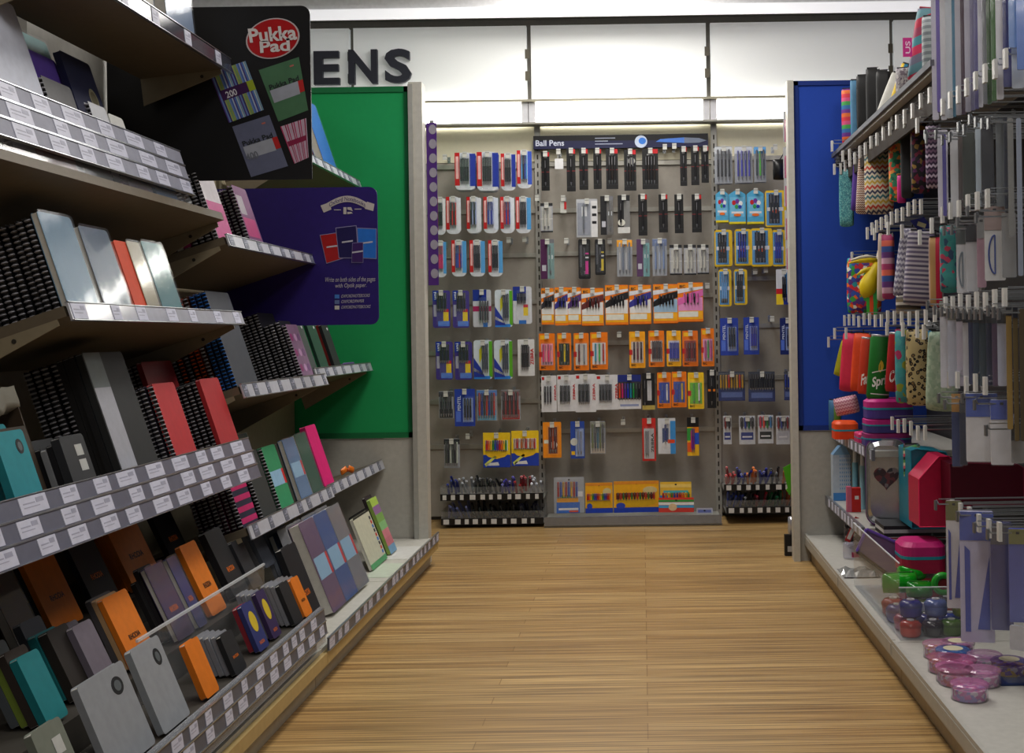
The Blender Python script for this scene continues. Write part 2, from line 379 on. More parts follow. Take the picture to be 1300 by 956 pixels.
def S_blk(n=2, tag_=1, disc=0): return dict(c=(13, 13, 16), r=.002, p=[(.05, .1, .95, .12, (44, 44, 50)), (.0, .47, 1, .49, (120, 30, 36)), (.3, .84, .7, .87, (150, 150, 150)), (.62, .88, .98, .99, (190, 20, 30))][:(4 if tag_ else 3)], n=n, pe=(.15, .12, .85, .8), pc=((26, 26, 30), (38, 30, 28)), e=[(.62, .72, .3, .085, (200, 200, 196))] if disc else [])
S_uni = dict(c=(74, 60, 140), r=.012, p=[(.0, .72, .32, 1, (30, 60, 160)), (.3, .04, .95, .18, (90, 130, 215)), (.6, .18, .9, .42, (235, 205, 30)), (.6, .42, .9, .5, (196, 40, 60)), (.05, .3, .22, .62, (170, 170, 190))], n=5, pe=(.25, .44, .8, .92), pc=(DK, (40, 44, 70)), b=(.2, .06, .85, .95), t=('uni', (225, 230, 240), .22, .76, .2, .15, 1))
def S_grn(): return dict(c=(205, 215, 225), r=.014, p=[(.82, .05, 1, .97, (96, 170, 40)), (.0, .0, .88, .08, (50, 130, 215))], g=[([(0, .05), (.6, .05), (.35, .3), (0, .55)], (40, 60, 160)), ([(.3, .4), (.45, .55), (.45, .85), (.3, .75)], (210, 205, 40)), ([(0, .2), (.5, .1), (.52, .14), (0, .3)], WHITE)], n=3, pe=(.45, .14, .8, .9), pc=((70, 74, 90),), b=(.4, .1, .82, .93))
S_wht = dict(c=(210, 212, 220), r=.012, p=[(.0, .62, .7, 1, (34, 56, 150)), (.55, .22, .8, .44, (235, 205, 30)), (.55, .44, .8, .52, (200, 40, 60)), (.3, .0, .7, .1, (60, 120, 200))], n=5, pe=(.22, .52, .7, .84), pc=(DK, (80, 84, 90)), b=(.15, .08, .88, .9))
S_mag = dict(c=(196, 198, 208), r=.01, p=[(.0, .7, .75, 1, (34, 56, 150)), (.0, .42, 1, .56, (170, 40, 100)), (.55, .0, .8, .12, (60, 120, 200))], n=4, pe=(.35, .1, .9, .72), pc=((60, 62, 72), (90, 80, 90)), b=(.3, .05, .95, .8))
S_zeb = dict(c=(220, 220, 222), r=.004, p=[(.3, .25, .72, .8, (120, 120, 124))], n=4, pe=(.22, .14, .66, .84), pc=((28, 28, 30),), b=(.18, .1, .7, .88), t=('ZEBRA', (196, 30, 36), .95, .3, .45, .2, 1))
def S_zebw(n): return dict(c=(218, 218, 222), r=.004, p=[(.05, .88, .2, .96, RED)], n=n, pe=(.15, .2, .7, .72), pc=((26, 26, 28), (90, 90, 96)), b=(.1, .12, .76, .86), t=('ZEBRA', (196, 30, 36), .96, .3, .45, .12, 1))
def S_bag(arc, mid=(226, 226, 226)): return dict(c=ORG, r=.003, p=[(.02, .06, .98, .3, (240, 175, 30)), (.02, .28, .98, .62, mid), (.03, .12, .8, .26, (225, 225, 215)), (.02, .86, .98, .97, (236, 150, 26))], g=[([(0, .55), (.3, .68), (.6, .76), (1, .82), (1, .66), (.6, .56), (.3, .48), (0, .42)], arc), ([(0, .84), (1, .9), (1, .84), (0, .72)], WHITE)], n=5, pe=(.2, .44, .85, .74), pc=(arc, DK), t=('BIC', (30, 30, 34), .08, .87, .22, .07, 0))
def S_orc(win, pens, n=4, c=ORG): return dict(c=c, r=.005, p=[(.12, .14, .88, .72, win), (.08, .84, .5, .95, (245, 190, 40)), (.0, .36, .2, .5, RED)], n=n, pe=(.2, .15, .86, .7), pc=pens, b=(.1, .1, .92, .76), t=('BIC', (30, 30, 34), .12, .05, .3, .06, 0))
def S_blu(pens, c=(44, 70, 168)): return dict(c=c, r=.004, p=[(.4, .12, .9, .76, (140, 160, 215)), (.06, .12, .3, .4, (90, 120, 210))], n=3, pe=(.45, .15, .85, .74), pc=pens, b=(.35, .08, .95, .8), t=('PENTEL', (200, 210, 235), .3, .42, .4, .16, 1))
def S_clr(top, pens, n=5, bottom=None): return dict(c=(160, 164, 172), r=.003, p=[(0, .8, 1, .98, top)]+([(.05, .02, .95, .34, bottom)] if bottom else []), n=n, pe=(.08, .06, .92, .9), pc=pens, b=(.02, .02, .98, .94))
def S_ylb(pens): return dict(c=(225, 190, 40), r=.013, p=[(.06, .05, .8, .94, (80, 150, 205)), (.18, .52, .68, .9, (24, 30, 40)), (.18, .1, .68, .44, (30, 36, 50)), (.1, .44, .86, .54, (225, 225, 230))], e=[(.5, .43, .16, .05, (235, 90, 30))], n=3, pe=(.2, .1, .66, .92), pc=pens, b=(.08, .05, .8, .95))
S_sky = dict(c=(84, 170, 210), r=.004, shape=[(-.5, 0), (.5, 0), (.5, .86), (.25, .94), (0, 1), (-.25, .94), (-.5, .86)], p=[(.08, .2, .92, .78, (120, 190, 225)), (0, .0, 1, .06, (230, 210, 40)), (.15, .3, .85, .36, WHITE)], e=[(.3, .62, .12, .07, RED), (.5, .66, .12, .07, (120, 60, 160)), (.7, .6, .12, .07, (240, 240, 240)), (.45, .5, .1, .06, (60, 160, 80)), (.65, .5, .1, .05, (40, 60, 180)), (.5, .26, .22, .04, (235, 120, 40))])
def S_yel(cols): return dict(c=(240, 205, 40), r=.003, p=[(.08, .48, .92, .78, (225, 225, 225)), (0, 0, 1, .36, (36, 70, 180))], g=[([(.05, .4), (.95, .4), (.8, .3), (.5, .24), (.2, .3)], (244, 200, 40)), ([(.1, .05), (.6, .05), (.55, .15), (.15, .12)], WHITE), ([(.1, .02), (.5, .3), (.44, .34), (.04, .1)], (220, 225, 120))], n=10, pe=(.1, .46, .9, .8), pc=cols)
RAIN = ((200, 40, 40), (235, 120, 30), (240, 200, 40), (60, 150, 60), (40, 90, 190), (110, 60, 150))
S_redfr = dict(c=(206, 50, 44), r=.003, p=[(.12, .05, .88, .76, (196, 196, 200))], n=2, pe=(.2, .1, .5, .72), pc=((150, 152, 160),), b=(.1, .04, .9, .8), t=('ZEBRA', (40, 40, 44), .85, .2, .45, .2, 1))
S_pip = dict(c=(170, 172, 180), r=.002, p=[(0, .9, 1, 1, (40, 40, 44)), (.1, .08, .9, .86, (186, 186, 182)), (0, 0, 1, .05, (24, 24, 26)), (0, .45, 1, .47, (220, 220, 216))], n=2, pe=(.2, .1, .8, .86), pc=((196, 194, 186),), b=(.04, .03, .96, .9))
def S_box2(l, rgt): return dict(c=(120, 120, 126), r=.003, p=[(0, .0, .48, 1, l), (.52, 0, 1, .9, rgt), (.1, .2, .4, .35, (190, 190, 200)), (.6, .5, .9, .6, (210, 215, 220))], n=1, pe=(.55, .1, .95, .85), pc=(rgt,), b=(.5, .03, .98, .9))
def S_hl(hl): return dict(c=(24, 24, 28), r=.008, p=[(.55, .12, .82, .45, hl), (.55, .52, .85, .56, (220, 220, 224)), (.1, .3, .3, .85, (80, 80, 88)), (.5, .62, .85, .66, hl)], n=1, pe=(.4, .1, .6, .8), pc=(DK,), b=(.1, .05, .9, .9))
S_rain = dict(c=(60, 60, 70), r=.003, p=[(0, .0, 1, .28, (220, 220, 224)), (0, .8, 1, 1, (34, 50, 130)), (.1, .08, .9, .14, (150, 160, 200))], n=8, pe=(.02, .26, .98, .76), pc=((226, 90, 40), (205, 50, 120), (100, 50, 150), (40, 60, 190), (30, 140, 170), (40, 150, 70), (60, 80, 70), (30, 30, 34)))
S_multi = dict(c=(240, 190, 40), r=.002, p=[(0, .75, 1, 1, (20, 20, 24)), (.0, .4, .5, .72, (60, 160, 70)), (.5, .3, 1, .6, (40, 90, 200)), (0, .1, .5, .35, (230, 100, 40)), (.3, .2, .6, .66, (210, 50, 120)), (.5, .6, 1, .75, (240, 140, 30))], n=2, pe=(.35, .08, .65, .72), pc=((120, 60, 150),))
S_wbl = dict(c=(214, 216, 222), r=.003, p=[(.7, .0, 1, .92, (70, 150, 215)), (.25, .3, .6, .72, (60, 80, 130)), (.55, .3, .95, .4, (230, 80, 40))], e=[(.42, .26, .18, .08, (225, 225, 230))], n=1, pe=(.35, .3, .5, .8), pc=((40, 60, 140),), b=(.2, .1, .68, .85))
def S_pal(cols, n, panel=(24, 44, 110)): return dict(c=(70, 74, 86), r=.002, p=[(0, .0, 1, .42, panel), (.1, .12, .9, .3, (90, 110, 170)), (0, .42, 1, .9, (66, 66, 74))], n=n, pe=(.04, .38, .96, .92), pc=cols, b=(.01, .01, .99, .95), bd=.01)
def S_wal(cols, n, lab=(44, 60, 140)): return dict(c=(206, 208, 214), r=.002, p=[(.05, .62, .95, .92, (120, 120, 128)), (.12, .16, .88, .42, lab), (.2, .24, .8, .29, WHITE)], n=n, pe=(.06, .5, .94, .96), pc=cols, b=(.01, .01, .99, .97), bd=.012)
BT = ((130, 20, 24), (40, 44, 60), (30, 60, 140))
packs = [
 # bay,row : list of (x0,y0,x1,y1,style,desc,stack)
 (0, 1, [(577,194,604,241,S_red(BLU,(DK,(60,60,66)),8),'thick red and blue carded pen pack',3),(605,193,633,242,S_red(BLU,(DK,(60,60,66)),8),'thick red and blue blister pen pack',3),(635.5,195,655,242,S_red(BLU),'red and blue blister pen pack',1),(656,191,675.5,239,S_red((60,90,190),(LBL,DK,BLU)),'red and blue mixed pen pack',1)]),
 (0, 2, [(553,251,566,298,S_red(WHITE),'red and white blister pen pack',1),(566,250,585.5,297,S_red((214,218,226),(DK,RED)),'red and white blister pen pack',1),(592,250,611,296,S_red((214,218,226),(DK,(150,160,200))),'red and white blister pen pack',2),(613.5,250,633,296,S_red((205,212,226),(BLU,(150,160,200))),'red and white blue-pen pack',1),(635,250,653.5,296,S_red((214,218,226),(RED,BLU)),'red and white mixed pen pack',1),(654.5,250,674.5,296,S_red(),'red and sky blue pen pack',1)]),
 (0, 3, [(553,306,567,352,S_red(LBL,((200,40,110),)),'red and sky blue pink-pen pack',1),(573,305,592.5,351,S_red(LBL,(BLU,(60,80,180),RED)),'red and sky blue blue-pen pack',1),(596,305,616,351,S_red(),'red and sky blue black-pen pack',1),(619.5,305,638.5,351,S_red(),'red and sky blue black-pen pack',1)]),
 (0, 4, [(549,369,572,416,S_uni,'purple carded rollerball pack with yellow label',1),(574.5,369,596,416,S_uni,'purple carded rollerball pack with yellow label',1),(600,368,624,415,S_mag,'white carded pen pack with magenta band',1),(628,368,651,415,S_grn(),'green edged gel pen pack',1),(651,364,675.5,411,S_wht,'white carded rollerball pack with yellow label',1)]),
 (0, 5, [(553,434,575.5,482,S_uni,'purple carded rollerball pack with yellow label',1),(577,434,600,482,S_uni,'purple carded rollerball pack with yellow label',1),(601,432,625.5,481,S_grn(),'green edged gel pen pack',1),(627,432,651,481,S_grn(),'green edged gel pen pack',1),(657,431,679,477,S_zeb,'white carded pen pack with red lettering',1)]),
 (0, 6, [(557,497,576,531,S_clr((60,60,66),(DK,(70,70,76)),5,(40,42,40)),'clear wallet pack of black pens',1),(577,494,603.5,541,S_blu((DK,)),'blue framed pen pack',1),(605,495,631.5,534,S_clr((90,130,190),((190,50,40),(40,60,150),(60,62,70)),7,(110,180,220)),'clear wallet pack of red and blue pens',1),(636,495,661,533,S_clr((120,110,110),((60,50,50),(150,60,60)),8,(190,60,60)),'clear wallet pack of thin dark pens',1)]),
 (0, 7, [(563.5,557,584,594,S_clr((30,32,32),((60,70,60),DK,(190,200,190)),6),'clear wallet pack of fine black pens',1),(613,549.5,648,593,S_yel(RAIN),'yellow and blue felt tip pen pack',2),(649,547,684,591,S_yel(((210,180,170),(190,60,60),(220,220,220),(200,120,60))),'yellow and blue colouring pencil pack',2)]),
 (1, 1, [(687,193,698,242,S_blk(1),'slim black carded pen pack',1),(719,189,731,243,S_blk(1),'slim black carded pen pack',1),(735,189,747,241,S_blk(1),'slim black carded pen pack',1),(753,189,764,240,S_blk(1),'slim black carded pen pack',1),(769,189,785,240,S_blk(3),'black carded triple pen pack',1),(792,190,808,242,S_blk(3,1,1),'black carded pen pack with white disc',1),(815,189,836,240,S_blk(4),'wide black carded pen pack',1),(863,187,872.5,236,S_blk(1),'slim black carded pen pack',1),(877,186,888,235,S_blk(1),'slim black carded pen pack',1),(890,186,900,232,S_blk(1),'slim black carded pen pack',1)]),
 (1, 2, [(686,258,702,295,S_pip,'clear boxed pen pack with black ends',1),(731.5,253,759,301,dict(c=(186,188,194),r=.002,p=[(.7,0,1,.95,(214,214,216)),(.74,.75,.95,.82,DK),(.74,.55,.95,.62,DK),(.74,.35,.95,.42,DK),(.05,.05,.66,.9,(150,154,166)),(.25,.55,.5,.8,(220,222,226))],n=1,pe=(.28,.1,.42,.9),pc=((110,114,124),),b=(.03,.03,.68,.93)),'large clear boxed gift pen pack',1),(762,249,779,298,S_box2((26,26,30),(110,108,106)),'black and clear boxed pen pack',1),(784,248,800,296,dict(c=(30,30,34),r=.002,p=[(.5,.1,1,.85,(130,130,130)),(0,0,1,.16,(210,210,208))],e=[(.3,.28,.3,.09,(215,215,205))],n=1,pe=(.1,.2,.4,.8),pc=(DK,)),'black pen pack with white disc and base',1),(810,247,822,299,S_blk(1),'slim black carded pen pack',1),(836,247,848,295,S_blk(1),'slim black carded pen pack',1),(856,247,868,296,S_blk(1,0),'slim plain black pen pack',1),(878,247,891,295,S_blk(1),'slim black carded pen pack',1)]),
 (1, 3, [(686,304,704,354,S_box2((86,40,84),(130,160,160)),'purple and teal boxed pen pack',1),(734,304,750,354,S_hl((210,40,150)),'black pen pack with pink highlights',1),(755,304,769,349,S_hl((215,190,40)),'black pen pack with yellow highlights',1),(783,304,803,351,S_clr((240,170,30),((196,196,200),(120,130,150)),4),'clear pen pack with yellow top',1),(808,304,825,351,S_box2((90,60,100),(120,166,170)),'purple and teal boxed pen pack',1),(828,303,847,350,S_clr((110,124,160),((130,150,190),(170,180,200)),3),'pale blue clear pen pack',1),(850,311,866,349,S_pip,'clear boxed pen pack with black ends',1),(868,311,884,349,S_pip,'clear boxed pen pack with black ends',1),(885,311,900,348,S_pip,'clear boxed pen pack with black ends',1)]),
 (1, 4, [(687,366,703.6,412,S_bag((60,60,66)),'narrow orange bag pen pack',1),(704,365,721.6,413,S_bag((60,60,150)),'narrow orange bag pen pack',1),(720.5,365,738,412,S_bag((90,60,130)),'narrow orange bag pen pack',1),(738,366,766.6,413,S_bag((110,50,50)),'wide orange bag pen pack',2),(768,362,798,412,S_bag((40,40,44)),'wide orange bag black-pen pack',2),(798.6,362,827,411,S_bag((60,60,150)),'wide orange bag blue-pen pack',2),(829,361,861,410,S_bag((24,24,26),(160,190,215)),'wide orange and yellow bag pen pack',2),(860,359,893,408,S_bag((220,110,180),(225,150,200)),'orange and pink bag pen pack',2)]),
 (1, 5, [(684,423.5,705,470,S_orc((226,170,190),((230,60,120),(250,160,170))),'orange carded pink-pen pack',1),(707,423,725.6,470,S_orc((40,60,40),((30,34,30),(240,210,30)),3),'orange carded black marker pack',1),(728,423,748,470,S_orc((210,205,200),((120,40,50),(160,160,170)),2),'orange carded white window pen pack',1),(749,422,772,469,S_orc((225,220,225),((60,170,200),(90,190,90),(200,60,50)),3),'orange carded correction pen pack',1),(798.6,421,819.5,467,S_orc((215,200,190),((60,30,40),(120,40,60)),3,(244,170,30)),'yellow carded dark pen pack',1),(823,420,843.7,465.6,S_orc((222,216,208),((90,60,60),(60,50,60)),5),'orange carded fine pen pack',1),(846,420,865,465,S_orc((214,212,225),((60,70,170),(90,90,180)),5,(244,180,30)),'yellow carded blue-pen pack',1),(866,420,886.5,465,S_orc((160,70,60),((130,40,50),(70,30,40)),4,(230,120,30)),'orange carded red-pen pack',1),(890,417,907,465,S_orc((225,170,200),((200,80,150),(90,170,90)),3),'orange carded pastel pen pack',1)]),
 (1, 6, [(687,477,707,523,S_zebw(3),'white carded pen pack with red lettering',1),(707,476,731.5,522,S_zebw(5),'white carded pen pack with red lettering',1),(730,475,757,523,S_zebw(6),'white carded pen pack with red lettering',1),(756,476,786,520,S_zebw(8),'wide white carded pen pack with red lettering',1),(784,476,814,519,S_rain,'rainbow fibre tip pen pack',1),(815,474,831.6,520,dict(c=(30,30,32),r=.002,p=[(.4,.25,.75,.8,(196,196,200)),(0,0,1,.12,(190,170,90))],n=1,pe=(.1,.1,.3,.8),pc=((60,60,64),)),'black carded correction pen pack',1),(834,473,852.5,518,S_orc((60,80,170),((60,90,190),(235,235,240)),2),'orange carded glue pen pack',1),(852.5,472,872,517,S_orc((70,90,170),((60,90,190),(240,200,40)),2),'orange carded glue stick pack',1),(873,473,894,519,S_orc((120,190,60),((90,190,60),(235,235,240)),2,(245,205,40)),'yellow carded green glue pack',1),(897.5,470,909.5,518,dict(c=(26,26,30),r=.002,p=[(.1,.44,.9,.5,(235,130,30)),(.3,.55,.7,.9,(70,70,76))],n=1,pe=(.35,.08,.65,.8),pc=((40,40,44),)),'black carded marker pack with orange band',1)]),
 (1, 7, [(689,536,713,581,dict(c=(240,150,30),r=.006,p=[(.3,.12,.78,.86,(110,40,30)),(.05,.4,.3,.5,(226,226,210))],e=[(.58,.36,.2,.1,(225,222,212))],n=3,pe=(.34,.14,.74,.8),pc=((90,30,40),(190,80,30)),b=(.2,.08,.9,.9)),'orange carded marker pack with white disc',1),(724,535,742.5,582,dict(c=(46,80,170),r=.003,p=[(.35,.06,.95,.8,(150,170,215)),(.05,.1,.3,.2,(240,190,30))],e=[(.25,.45,.26,.1,(210,212,205))],n=2,pe=(.45,.1,.85,.74),pc=((150,160,190),),b=(.3,.04,.97,.84)),'blue carded pen pack with white disc',1),(749,535,769,576,S_clr((140,140,130),((120,130,90),(90,90,96),(80,120,140)),5,(205,196,186)),'clear propelling pencil pack',1),(815,531,833,585,S_redfr,'red framed white pen pack',1),(835,531,858,576,S_wbl,'white and blue carded pen pack',1),(872,530,887.6,578.5,S_multi,'multicoloured slim pen pack',1)]),
 (2, 1, [(907,186,930,233,S_clr((200,204,210),((40,40,46),),4),'clear and blue black-refill pack',2),(932.6,186,955.7,232,S_clr((200,204,215),((50,50,150),(60,60,170)),4),'clear and blue ink-refill pack',2),(957,186,973,231,S_clr((90,160,220),((60,64,70),(90,180,60)),3),'clear slim refill pack with green',2)]),
 (2, 2, [(908.5,241,925,282,S_sky,'sky blue bag cartridge pack',2),(925,241,947,284,S_sky,'sky blue bag cartridge pack',2),(948,240,970,284,S_sky,'sky blue bag cartridge pack',2),(971,242,998.5,288,S_ylb((DK,)),'yellow edged black cartridge pack',1)]),
 (2, 3, [(907,292,930,338,S_ylb((DK,)),'yellow edged black cartridge pack',2),(932.6,291,954.6,337,S_ylb(((40,60,170),)),'yellow edged blue cartridge pack',2),(953,290,981,338,S_ylb((DK,)),'wide yellow edged cartridge pack',2),(980,292,998,338,S_ylb(((40,60,170),)),'yellow edged blue cartridge pack',1)]),
 (2, 4, [(912,342,929,389,S_ylb(((120,170,220),)),'slim yellow edged cartridge pack',1),(931.5,342,949,387,S_ylb((DK,)),'slim yellow edged cartridge pack',1),(985,342,1004,386.5,dict(c=(210,212,220),r=.003,p=[(.6,.1,1,.9,(70,150,215)),(0,0,.5,.3,(235,205,40)),(0,.3,.5,.45,RED),(.5,.0,.9,.3,(40,60,160))],n=2,pe=(.4,.1,.7,.8),pc=(DK,)),'white yellow and blue pen pack',1)]),
 (2, 5, [(914,404,937.6,451,S_blu(((24,26,34),)),'dark blue carded pen pack',1),(943.6,403,964,450,S_blu(((60,60,170),)),'dark blue carded pen pack',1),(990,404,1009,450,S_blu(((40,44,90),),(30,44,110)),'dark blue carded pen pack',1)]),
 (2, 6, [(912,472,946,508.6,S_pal(((190,150,60),(150,120,50),(200,160,70),(190,60,40)),9),'wide wallet brush pen pack',1),(950,472,984,509.5,S_pal(((50,52,60),(40,42,50)),10,(30,48,110)),'wide wallet graphite pencil pack',1),(995,472,1010,508,S_pal(((40,60,150),),4),'blue wallet pencil pack',1)]),
 (2, 7, [(918,528,929,564,S_wal(BT,2),'white narrow marker wallet pack',1),(938,528,959,564,S_wal((DK,BLU,(30,110,80)),4),'white and blue marker wallet pack',1),(962,527,982,563,S_wal(((210,40,90),(230,60,40),(60,150,70),(60,130,190)),4,(30,30,34)),'white marker wallet pack with black label',1),(985,528,1003,564,S_wal(((150,40,50),(60,70,150),(140,140,150)),4,(190,190,200)),'white marker wallet pack with pale label',1),(1004,528,1014,565,S_wal(((230,90,60),(190,190,196)),2,(200,200,205)),'white narrow marker wallet pack',1)]),
]
rowname = ['top', 'second', 'third', 'fourth', 'fifth', 'sixth', 'lowest']
for bay, row, items in packs:
    for i, (x0, y0, x1, y1, st, desc, stk) in enumerate(items):
        where = '%s from left, %s row, %s wall bay' % (ORD[i], rowname[row-1], bn[bay])
        Y = 6.56
        pack('pen_pack', desc+' '+where, 'pen pack', x0, y0, x1, y1, Y, st, 'carded pen packs on the wall', stk)
        X, Z = P((x0+x1)/2, y0+3.2, Y)
        hook(X, Y-.012, Z, 0, 'metal hook with white ticket holding the %s pack in %s row, %s bay' % (ORD[i], rowname[row-1], bn[bay]), 'wall display hooks', L=round(YW-.012-Y+.012, 3))
for bay, row, x, y in ((0,1,565,200),(0,3,646,305),(0,3,666,304),(0,7,594,554),(1,1,709,193),(1,1,844,187),(1,1,856,186),(1,2,715,252),(1,2,682,252),(1,3,719,306),(1,3,774,306),(1,4,898,363),(1,5,786,425),(1,7,791,536),(2,1,984,187),(2,4,958.5,345),(2,4,972,343),(2,5,980,405)):
    X, Z = P(x, y, 6.6)
    hook(X, 6.6, Z, 0, 'empty metal hook %s, %s row of %s wall bay' % ({565: 'at far left', 646: 'right of the pens', 666: 'at the right end', 594: 'left of felt tips', 709: 'with blank card', 844: 'right of wide pack', 856: 'left of last three packs', 715: 'with small red marked card', 682: 'over the upright', 719: 'right of purple pack', 774: 'left of yellow topped pack', 898: 'at the right end', 786: 'in the middle gap', 791: 'in the middle gap', 984: 'at the right end', 958.5: 'in the middle', 972: 'second in the middle', 980: 'between blue packs'}[x], rowname[row-1], bn[bay]), 'empty wall hooks', L=round(YW-.012-6.6, 3))
X0, Z1 = P(704, 201, 6.585); X1, Z0 = P(715, 214, 6.585)
tag(ob('blank_card', MB().box(X0, X1, 6.599, 6.601, Z0, Z1, mat(WHITE)).box(X0+.014, X0+.018, 6.599, 6.601, Z1, Z1+.05, mat(WHITE))), 'small blank white card hanging in the top row of the middle bay', 'card')
X0, Z1 = P(711, 256, 6.585); X1, Z0 = P(719, 270, 6.585)
tag(ob('blank_card', MB().box(X0, X1, 6.599, 6.601, Z0, Z1, mat((205, 205, 200))).box(X1-.012, X1, 6.597, 6.599, Z0+.02, Z1, mat(RED))), 'small pale card with red mark in second row of the middle bay', 'card')
# wall bins with loose pens
def bin_shelf(xa, xb, ytop, ybot, label, depth=.3):
    Yf = YW-.012-depth; X0, Z1 = P(xa, ytop, Yf); X1, Z0 = P(xb, ybot, Yf); w = X1-X0; Zs = (P(xa, ytop, Yf)[1]+P(xb, ytop-(xb-xa)*.0, Yf)[1])/2
    z0 = Z0+.0
    t = thing('bin_shelf', label, 'shelf', (X0, Yf, z0)); h = .034
    ob('tray', MB().box(0, w, .004, depth, 0, .006, mat((150, 148, 142), .4)).box(0, .004, .004, depth, .006, .075, CLEAR).box(w-.004, w, .004, depth, .006, .075, CLEAR), t)
    ob('label_rail', MB().box(0, w, -.002, .003, 0, h, mat((24, 24, 28), .3)), t)
    x = .012; k = 0
    while x < w-.03:
        tw = random.uniform(.018, .03); ob('price_ticket', MB().box(x, x+tw, -.004, -.0022, .004, h-.004, mat((205, 205, 205))), t); x += tw+random.uniform(.02, .034); k += 1
    ob('front_lip', MB().box(0, w, .0005, .003, h, .07, CLEAR), t)
    return X0, X1, Yf, z0+.006, depth
def loose(b, cols, n, where, upright=.35):
    X0, X1, Yf, z0, d = b; per = n/len(cols); w = X1-X0-.03
    for i in range(n):
        c, nm = cols[int(i/per)]
        x = X0+.015+w*(i+.5)/n+random.uniform(-.005, .005); L = .14
        lay = i % 3
        mesh = pen_mesh(L, .007, c)
        rx = math.radians(-90+random.uniform(22, 34)+lay*2); rz = math.radians(random.uniform(-12, 12))
        y = Yf+.012+.05*lay+.0
        tag(ob('pen', mesh, None, (x, y+.125, z0+.006+.003*lay), (math.radians(90-random.uniform(26, 46)), 0, rz)), 'loose %s pen lying in the %s' % (nm, where), 'pen', 'loose pens in the '+where)
B = bin_shelf(559, 690, 625, 634, 'upper clear pen bin below the left wall bay')
loose(B, [((36,50,140),'blue'),((180,184,190),'clear'),((30,30,34),'black'),((34,34,38),'black'),((60,50,170),'violet'),((170,28,36),'red'),((200,204,214),'white')], 42, 'upper left wall bin')
B = bin_shelf(560, 690, 656, 665, 'lower clear pen bin at the foot of the left wall bay')
loose(B, [((130,140,200),'pale blue'),((28,28,32),'black'),((32,30,32),'dark'),((30,32,60),'navy')], 40, 'lower left wall bin')
B = bin_shelf(919, 1014, 614, 622, 'upper clear pen bin below the right wall bay')
loose(B, [((200,60,60),'red striped'),((40,50,150),'blue'),((235,130,40),'orange'),((40,50,160),'blue'),((30,30,32),'black'),((240,140,40),'orange')], 36, 'upper right wall bin')
B = bin_shelf(922, 1014, 643, 651, 'lower clear pen bin at the foot of the right wall bay')
loose(B, [((50,70,170),'blue'),((30,30,32),'black'),((170,30,60),'red'),((30,120,70),'green'),((200,110,50),'orange')], 34, 'lower right wall bin')
# middle base shelf and wallets
Yf = 6.42; X0, Z0 = P(691, 657, Yf); X1, _ = P(916, 655, Yf)
t = thing('base_shelf', 'low metal base shelf under the middle wall bay', 'shelf', (X0, Yf, 0)); w = X1-X0
ob('shelf_board', MB().box(0, w, 0, YW-.03-Yf, .0, .03, GREYPAINT), t)
ob('front_rail', MB().box(0, w, -.012, -.001, .01, .055, mat((150, 155, 165), .25, .7)), t)
def leanpack(x0, y0, x1, y1, st, label):
    o = pack('felt_tip_wallet', label, 'pen pack', x0, y0, x1, y1, 6.5, st, 'felt tip wallets on the low shelf')[0]
    return o
S_bagc = dict(c=(170, 174, 182), r=.006, p=[(.08, .0, .85, .3, (50, 110, 200)), (.1, .3, .8, .42, (240, 170, 40)), (.2, .42, .6, .5, (60, 150, 70)), (.15, .08, .8, .14, WHITE), (.5, .02, .8, .07, (220, 80, 40)), (.72, .45, .95, .6, (225, 225, 228))], n=8, pe=(.1, .4, .8, .85), pc=((180, 60, 60), (60, 90, 180), (220, 170, 60)), b=(.02, .02, .98, .95))
def S_fw(cols, band=(225, 180, 30)): return dict(c=(240, 180, 36), r=.004, p=[(.05, .42, .9, .62, (150, 70, 40)), (0, 0, 1, .16, (36, 70, 180)), (0, .9, 1, .99, (226, 150, 50))], e=[(.5, .34, .46, .16, band), (.8, .7, .16, .12, (214, 200, 150)), (.15, .22, .1, .1, (50, 80, 190))], n=14, pe=(.06, .4, .92, .66), pc=cols)
leanpack(703, 606, 742, 651, S_bagc, 'clear drawstring bag of felt tips at left of the low shelf')
leanpack(743, 613, 778, 651, S_fw(RAIN), 'yellow felt tip wallet beside the clear bag on low shelf')
leanpack(779, 611, 837, 650, S_fw(((90, 40, 40), (190, 60, 50), (60, 120, 60))), 'wide yellow felt tip wallet in middle of the low shelf')
leanpack(838, 612, 878, 640, dict(c=(236, 196, 70), r=.004, p=[(0, .75, 1, .9, (245, 215, 120)), (.1, .5, .9, .62, (90, 190, 200)), (.0, .1, .6, .4, (60, 150, 210)), (.3, .3, .95, .46, (230, 120, 60))], n=10, pe=(.05, .2, .95, .5), pc=RAIN), 'yellow and teal felt tip wallet at right of low shelf')
pack('felt_tip_wallet', 'red and green striped felt tip wallet lying at right of low shelf', 'pen pack', 836, 632, 881, 650, 6.46, dict(c=(220, 70, 60), r=.003, p=[(0, .7, 1, .85, (60, 160, 80)), (0, .5, 1, .68, (235, 235, 235)), (0, .3, 1, .48, (80, 170, 220))], e=[(.4, .35, .12, .25, (230, 200, 160))]), None)
pack('eraser_pack', 'flat clear eraser pack lying at the right end of the low shelf', 'pack', 884, 645, 905, 652, 6.5, dict(c=(190, 190, 205), p=[(.1, .2, .9, .7, (120, 130, 190))]), None)
